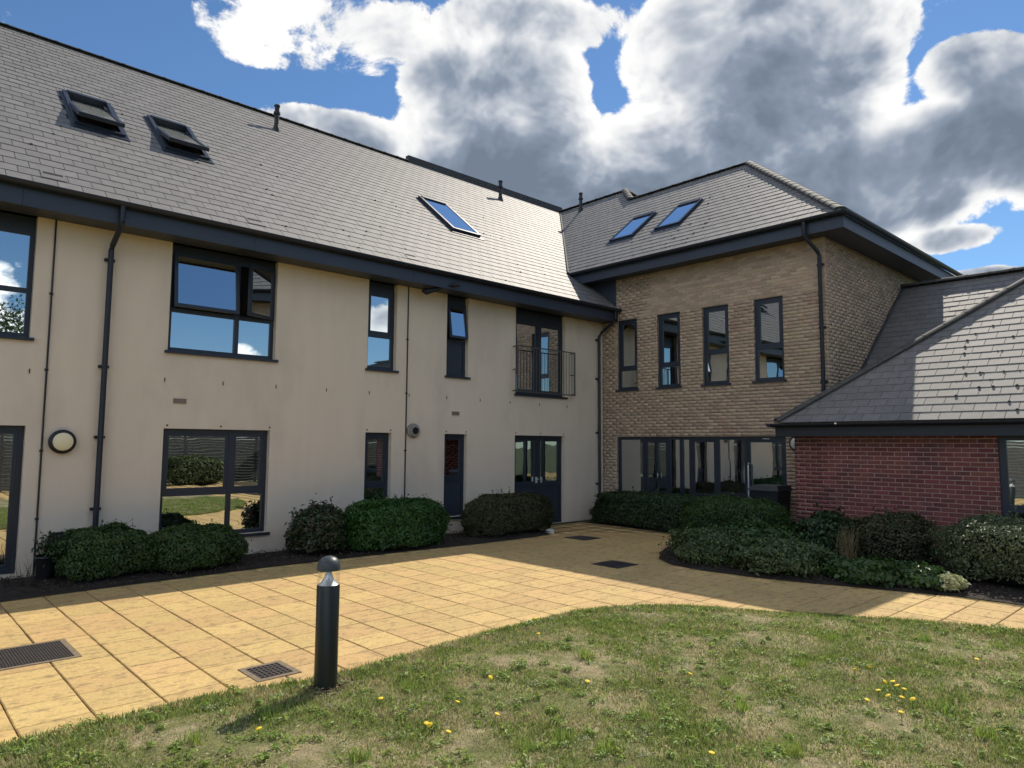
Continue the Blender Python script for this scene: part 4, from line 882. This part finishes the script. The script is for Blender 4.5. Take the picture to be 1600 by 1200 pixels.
shrub('low_shrub', 'low spreading pale green shrub edging the curved bed beside the path', 10.25, 5.15, .62, .70, .42, 'leaf_pale', 6500, .060, 2.2, .22, 29, loose=.12, shell=.6, sprigs=14)
shrub('low_shrub', 'low leafy green shrub in the bed in front of the rounded hedge', 11.35, 6.05, .60, .60, .50, 'leaf_mid', 5500, .075, 2.2, .2, 31, loose=.12, shell=.6, sprigs=12, asp=.7)
shrub('broadleaf_shrub', 'dark broad-leaved shrub against the red brick wall', 12.45, 5.30, .50, .55, .66, 'leaf_dark', 5200, .085, 2.2, .16, 33, loose=.12, shell=.6, sprigs=10, asp=.6)
shrub('broadleaf_shrub', 'dark shrub behind the straw-coloured grass clump', 12.25, 4.15, .55, .62, .78, 'leaf_brown', 9000, .050, 2.4, .14, 37, loose=.08, shell=.65, sprigs=10)
shrub('ground_cover_clump', 'low lobed-leaf green clump at the path edge between pale shrubs and a twin clump', 10.45, 4.00, .42, .62, .27, 'leaf_mid', 3800, .07, 2.2, .25, 41, loose=.12, shell=.6, asp=.8, cat='ground cover')
shrub('ground_cover_clump', 'low lobed-leaf green clump next to the white variegated plant', 10.65, 3.35, .36, .45, .26, 'leaf_mid', 3000, .07, 2.2, .25, 43, loose=.12, shell=.6, asp=.8, cat='ground cover')
shrub('variegated_plant', 'small white-edged variegated plant at the bed rim', 10.55, 2.92, .17, .17, .20, 'leaf_white', 700, .055, 2.0, .2, 45, loose=.1, stems=2, cat='plant')
shrub('rounded_shrub', 'large rounded grey-green shrub below the red wing window', 11.85, 2.30, .78, 1.05, .90, 'leaf_grey', 26000, .044, 2.7, .10, 47, sprigs=24)
shrub('rounded_shrub', 'grey-green shrub next along the red brick wall after the large rounded one', 11.9, .2, .75, 1.1, .95, 'leaf_grey', 16000, .045, 2.8, .07, 49)
def grass_clump(name, label, x, y, h, n, m, spread=.25):
    V = []; F = []
    for k in range(n):
        a = rng.uniform(0, 6.28); s = rng.uniform(.2, 1)*spread; hh = h*rng.uniform(.55, 1); w = .004; bx, by = x+rng.normal(0, .06), y+rng.normal(0, .06); pts = []
        for t in (0, .4, .75, 1): pts.append((bx+math.cos(a)*s*t**2, by+math.sin(a)*s*t**2, .03+hh*(t-.18*t*t)))
        px, py = -math.sin(a)*w, math.cos(a)*w; b = len(V)
        for i, p in enumerate(pts): q = 1-i/3.2; V += [(p[0]-px*q, p[1]-py*q, p[2]), (p[0]+px*q, p[1]+py*q, p[2])]
        for i in range(3): F.append((b+2*i, b+2*i+1, b+2*i+3, b+2*i+2))
    return tag(fast_mesh(name, V, F, m), label, 'plant')
grass_clump('ornamental_grass', 'straw-coloured dry grass clump in the bed against red brick', 11.55, 4.62, .80, 150, 'straw', .34)
grass_clump('dead_stalks', 'few dry bent stalks beside the patio door', 1.62, 10.85, .55, 26, 'bark', .20)
pt = empty('potted_plant', (1.92, 11.2, .02), 'small plant in a dark pot against the cream wall by the thin cable', 'potted plant')
mb = MB(); mb.lathe((1.92, 11.2, .03), [(.10, 0), (.13, .30), (.14, .31), (.13, .33), (.11, .33)], 20); mb.build('pot', 'black', pt, smooth=True)
n = 420; PP = rng.normal(size=(n, 3))*np.array([.07, .07, .09])+np.array([1.94, 11.2, .46]); nn = rng.normal(size=(n, 3))+np.array([0, 0, .6]); nn /= np.linalg.norm(nn, axis=1, keepdims=True)
V, F = leaf_mesh(PP, nn, np.full(n, .06), .4); fast_mesh('foliage', V, F, 'leaf_gloss', pt)
mb = MB(); mb.tube([(1.92, 11.2, .3), (1.95, 11.2, .6)], .01, 6); mb.build('stem', 'bark', pt)
# mulch chips on the beds
def mulch(pg, n):
    xs = [p[0] for p in pg]; ys = [p[1] for p in pg]; P = []
    while len(P) < n:
        x, y = rng.uniform(min(xs), max(xs)), rng.uniform(min(ys), max(ys))
        if inside(x, y, pg): P.append((x, y, .05+rng.random()*.03))
    nn = rng.normal(0, .35, (n, 3))+np.array([0, 0, 1]); nn /= np.linalg.norm(nn, axis=1, keepdims=True)
    V, F = leaf_mesh(np.array(P), nn, rng.uniform(.02, .06, n), .5, .1); return fast_mesh('mulch', V, F, 'mulch')
tag(mulch([(0, 10.2), (11, 10.4), (11, 11.75), (0, 11.7)], 5000), 'dark bark mulch and dead leaves over the bed along the cream wall', 'mulch', kind='stuff')
tag(mulch([p for p in BED_R if p[1] > -1], 7000), 'dark bark mulch and dead leaves over the curved bed', 'mulch', kind='stuff')
nb = 260; ab = rng.uniform(0, 6.28, nb); rb = .09+np.abs(rng.normal(0, .07, nb)); nn = rng.normal(0, .4, (nb, 3))+np.array([0, 0, 1]); nn /= np.linalg.norm(nn, axis=1, keepdims=True)
V, F = leaf_mesh(np.stack([2.70+np.cos(ab)*rb, 4.95+np.sin(ab)*rb, rng.uniform(.05, .075, nb)], 1), nn, rng.uniform(.015, .04, nb), .6, .1)
tag(fast_mesh('loose_soil', V, F, 'soil_dry'), 'loose dry soil crumbs round the foot of the bollard', 'soil', kind='stuff')
# ------------------------------------------------------------------ lawn grass
def lawn_points(n, power=1.0, far=11.):
    out = []
    tot = 0
    lx = np.array(LAWN)
    while tot < n:
        k = n
        # spread by ground area but denser close by
        az = rng.uniform(R(47.1-44), R(47.1+44), k); rr = 2.2+(far-2.2)*rng.random(k)**power
        x, y = np.cos(az)*rr, np.sin(az)*rr
        ins = np.zeros(k, bool)
        for i in range(len(lx)):
            (x0, y0), (x1, y1) = lx[i], lx[i-1]
            if y0 == y1: continue
            cnd = ((y0 > y) != (y1 > y)) & (x < (x1-x0)*(y-y0)/(y1-y0)+x0); ins ^= cnd
        out.append(np.stack([x[ins], y[ins]], 1)); tot += ins.sum()
    return np.concatenate(out)[:n]
def patch(x, y):     # 0..1, lush patches
    return .5+.25*np.sin(x*2.3+1.1*np.sin(y*1.7))+.25*np.sin(y*2.9+1.3*np.sin(x*2.1+1))
n = 330000; XY = lawn_points(n, .95); lush = patch(XY[:, 0], XY[:, 1])
hgt = rng.uniform(.010, .036, n)*(.6+.7*lush); a = rng.uniform(0, 6.28, n); lean = rng.uniform(.2, 1.1, n)*hgt; dist = np.linalg.norm(XY, axis=1)
wd = .0026*(.8+dist*.24); z0 = .012+.05*(.55+.45*np.sin(XY[:, 0]*1.7+XY[:, 1]*.9)*np.cos(XY[:, 1]*1.3-XY[:, 0]*.6))*.85
bx, by = XY[:, 0], XY[:, 1]; px, py = -np.sin(a)*wd, np.cos(a)*wd
V = np.stack([np.stack([bx-px, by-py, z0-.006], 1), np.stack([bx+px, by+py, z0-.006], 1), np.stack([bx+np.cos(a)*lean, by+np.sin(a)*lean, z0+hgt], 1)], 1).reshape(-1, 3)
F = np.arange(3*n).reshape(-1, 3)
tag(fast_mesh('lawn_grass', V, F, 'blade'), 'short patchy green and straw grass blades of the lawn', 'grass', kind='stuff')
# taller fringe along the rim
rim = []
for i in range(1, 18):
    (x0, y0), (x1, y1) = LAWN[i], LAWN[i+1]; L_ = math.hypot(x1-x0, y1-y0); m_ = int(L_*1500); t = rng.random(m_)[:, None]
    rim.append(np.array([[x0, y0]])*(1-t)+np.array([[x1, y1]])*t+rng.normal(0, .028, (m_, 2))+np.array([[0, -.03]]))
XY = np.concatenate(rim); n = len(XY); hgt = rng.uniform(.02, .06, n)*(.5+.8*patch(XY[:, 0]*2, XY[:, 1]*2)); a = rng.uniform(0, 6.28, n); lean = rng.uniform(.2, 1.2, n)*hgt; wd = np.full(n, .0035)
px, py = -np.sin(a)*wd, np.cos(a)*wd
V = np.stack([np.stack([XY[:, 0]-px, XY[:, 1]-py, np.full(n, .002)], 1), np.stack([XY[:, 0]+px, XY[:, 1]+py, np.full(n, .002)], 1), np.stack([XY[:, 0]+np.cos(a)*lean, XY[:, 1]+np.sin(a)*lean, .004+hgt], 1)], 1).reshape(-1, 3)
tag(fast_mesh('lawn_fringe', V, np.arange(3*n).reshape(-1, 3), 'blade'), 'ragged grass fringe growing over the paving edge', 'grass', kind='stuff')
# rosettes of weeds
def rosettes(nr, m, rad, leaf, up):
    XY = lawn_points(nr, .9, 9.); Vs = []; Fs = []; base = 0
    for (x, y) in XY:
        r_ = rad*rng.uniform(.5, 1.4); k = int(rng.uniform(14, 34)); aa = rng.uniform(0, 6.28, k); q = rng.uniform(.2, 1, k)*r_
        P = np.stack([x+np.cos(aa)*q, y+np.sin(aa)*q, lawn_z(x, y)+.015+rng.uniform(0, up, k)], 1); nn = np.stack([np.cos(aa)*.4, np.sin(aa)*.4, np.ones(k)], 1)+rng.normal(0, .3, (k, 3)); nn /= np.linalg.norm(nn, axis=1, keepdims=True)
        v, f = leaf_mesh(P, nn, leaf*rng.uniform(.6, 1.3, k), .4, .2); Vs.append(v); Fs.append(f+base); base += len(v)
    return fast_mesh('lawn_weeds', np.concatenate(Vs), np.concatenate(Fs), m)
tag(rosettes(900, 'weed', .055, .034, .025), 'green weed rosettes scattered through the lawn', 'weeds', kind='stuff')
tag(rosettes(300, 'weed_pale', .10, .022, .015), 'pale clover-like weed patches in the lawn', 'weeds', kind='stuff')
def tufts():
    V = []; F = []
    for (px_, py_, hh) in ((915, 1030, .13), (1478, 1108, .10), (1160, 1105, .10), (880, 1150, .08), (950, 1172, .10), (1240, 1180, .10), (1560, 1010, .08), (640, 1075, .08), (300, 1160, .10), (820, 1165, .09), (1130, 1065, .08), (1300, 1000, .08), (1445, 998, .08), (1250, 1040, .09), (560, 1180, .10), (420, 1120, .09), (1010, 1120, .07), (1540, 1150, .09)):
        d = ray(px_, py_); t = (.05-EYE)/d[2]; x, y = d[0]*t, d[1]*t; z = lawn_z(x, y)
        for k in range(90):
            a = rng.uniform(0, 6.28); l = hh*rng.uniform(.5, 1.1); bx, by = x+rng.normal(0, .035), y+rng.normal(0, .035); w = .004; s_ = rng.uniform(.1, .8)*l; b = len(V)
            V += [(bx+math.sin(a)*w, by-math.cos(a)*w, z-.01), (bx-math.sin(a)*w, by+math.cos(a)*w, z-.01), (bx+math.cos(a)*s_, by+math.sin(a)*s_, z+l)]; F.append((b, b+1, b+2))
    return fast_mesh('grass_tufts', V, F, 'weed')
tag(tufts(), 'taller bright green grass tufts standing out of the lawn', 'grass', kind='stuff')
def on_lawn(px, py):
    d = ray(px, py); t = (.05-EYE)/d[2]; return d[0]*t, d[1]*t
hd = MB(); hd.lathe((0, 0, 0), [(.006, -.006), (.016, 0), (.019, .006), (.010, .010), (.001, .011)], 10); hmesh = None; smesh = None
for (px_, py_) in ((1357, 1052), (1335, 1057), (1383, 1073), (1396, 1075), (1402, 1080), (1373, 1087), (1412, 1086), (1355, 1100), (1388, 1096), (1409, 1096), (1426, 1101), (1409, 1124), (596, 1096), (665, 1134), (672, 1142), (700, 1148), (768, 1070), (775, 1125), (1111, 1193), (1080, 1058), (713, 1103), (841, 998), (1527, 1037), (405, 1149), (839, 970), (917, 1075)):
    x, y = on_lawn(px_, py_); z = lawn_z(x, y); d = empty('dandelion', (x, y, z), 'small yellow dandelion flower standing in the lawn', 'flower', 'yellow dandelions in the lawn')
    hh = rng.uniform(.04, .075)
    if hmesh is None:
        h1 = hd.build('flower_head', 'dandelion', d, smooth=True); hmesh = h1.data; st = MB(); st.tube([(0, 0, -.08), (0, 0, 0)], .0025, 5); s1 = st.build('stem', 'weed', d); smesh = s1.data
    else: h1 = link(bpy.data.objects.new('flower_head', hmesh), d); s1 = link(bpy.data.objects.new('stem', smesh), d)
    for q in (h1, s1): q.location = (x+rng.normal(0, .008), y, z+hh)
    h1.rotation_euler = (rng.normal(0, .3), rng.normal(0, .3), 0)

# ------------------------------------------------------------------ out of view: fences and hedge added for the windows to mirror, trees beyond
fence = empty('added_fence', (12, -7.6, 0), 'dark stained slatted fence across the courtyard', 'fence')
for k in range(17): MB().box(2, 24, -7.63, -7.60, .06+k*.125, .06+k*.125+.112).build('board', 'far_tile', fence)
for k in range(12): MB().box(2+k*2-.05, 2+k*2+.05, -7.73, -7.63, -.05, 2.2).build('post', 'far_tile', fence)
fence = empty('added_fence', (-6.4, 2, 0), 'dark stained slatted fence along the far lawn end', 'fence')
for k in range(17): MB().box(-6.43, -6.40, -7.4, 9.6, .06+k*.125, .06+k*.125+.112).build('board', 'far_tile', fence)
for k in range(9): MB().box(-6.53, -6.43, -7.2+k*2.05, -7.1+k*2.05, -.05, 2.2).build('post', 'far_tile', fence)
shrub('hedge', 'hedge in front of the slatted fence across the courtyard', 10.2, -6.9, 1.3, .45, 1.15, 'leaf_pale', 5000, .09, 3.0, .12, 61, cat='hedge')
def tree(x, y, h, label, seed):
    t = empty('broadleaf_tree', (x, y, -.05), label, 'tree'); r2 = np.random.default_rng(seed)
    mb = MB(); mb.tube([(x, y, -.05), (x+.1, y, h*.25), (x-.05, y+.1, h*.5), (x, y, h*.8)], [.22, .17, .12, .04], 10)
    for k in range(7):
        a = r2.uniform(0, 6.28); z = h*r2.uniform(.3, .6); l = h*.28; mb.tube([(x, y, z), (x+math.cos(a)*l*.6, y+math.sin(a)*l*.6, z+l*.5), (x+math.cos(a)*l, y+math.sin(a)*l, z+l)], [.08, .05, .02], 6)
    mb.build('trunk', 'bark', t); n = 9000; c = r2.normal(size=(30, 3)); c /= np.linalg.norm(c, axis=1, keepdims=True); c = c*np.array([h*.3, h*.3, h*.27])*r2.uniform(.5, 1., (30, 1))+np.array([x, y, h*.68])
    P = c[r2.integers(0, 30, n)]+r2.normal(size=(n, 3))*h*.055; nn = r2.normal(size=(n, 3))+np.array([0, 0, .5]); nn /= np.linalg.norm(nn, axis=1, keepdims=True)
    V, F = leaf_mesh(P, nn, r2.uniform(.14, .26, n), .6); fast_mesh('crown', V, F, 'leaf_mid', t)
tree(4.5, -27, 10.5, 'broadleaf tree behind the slatted fence across the courtyard', 5); tree(.5, -19, 7., 'smaller broadleaf tree beyond the far lawn', 6); tree(12, -30, 9.5, 'broadleaf tree farther off behind the slatted fence', 8)
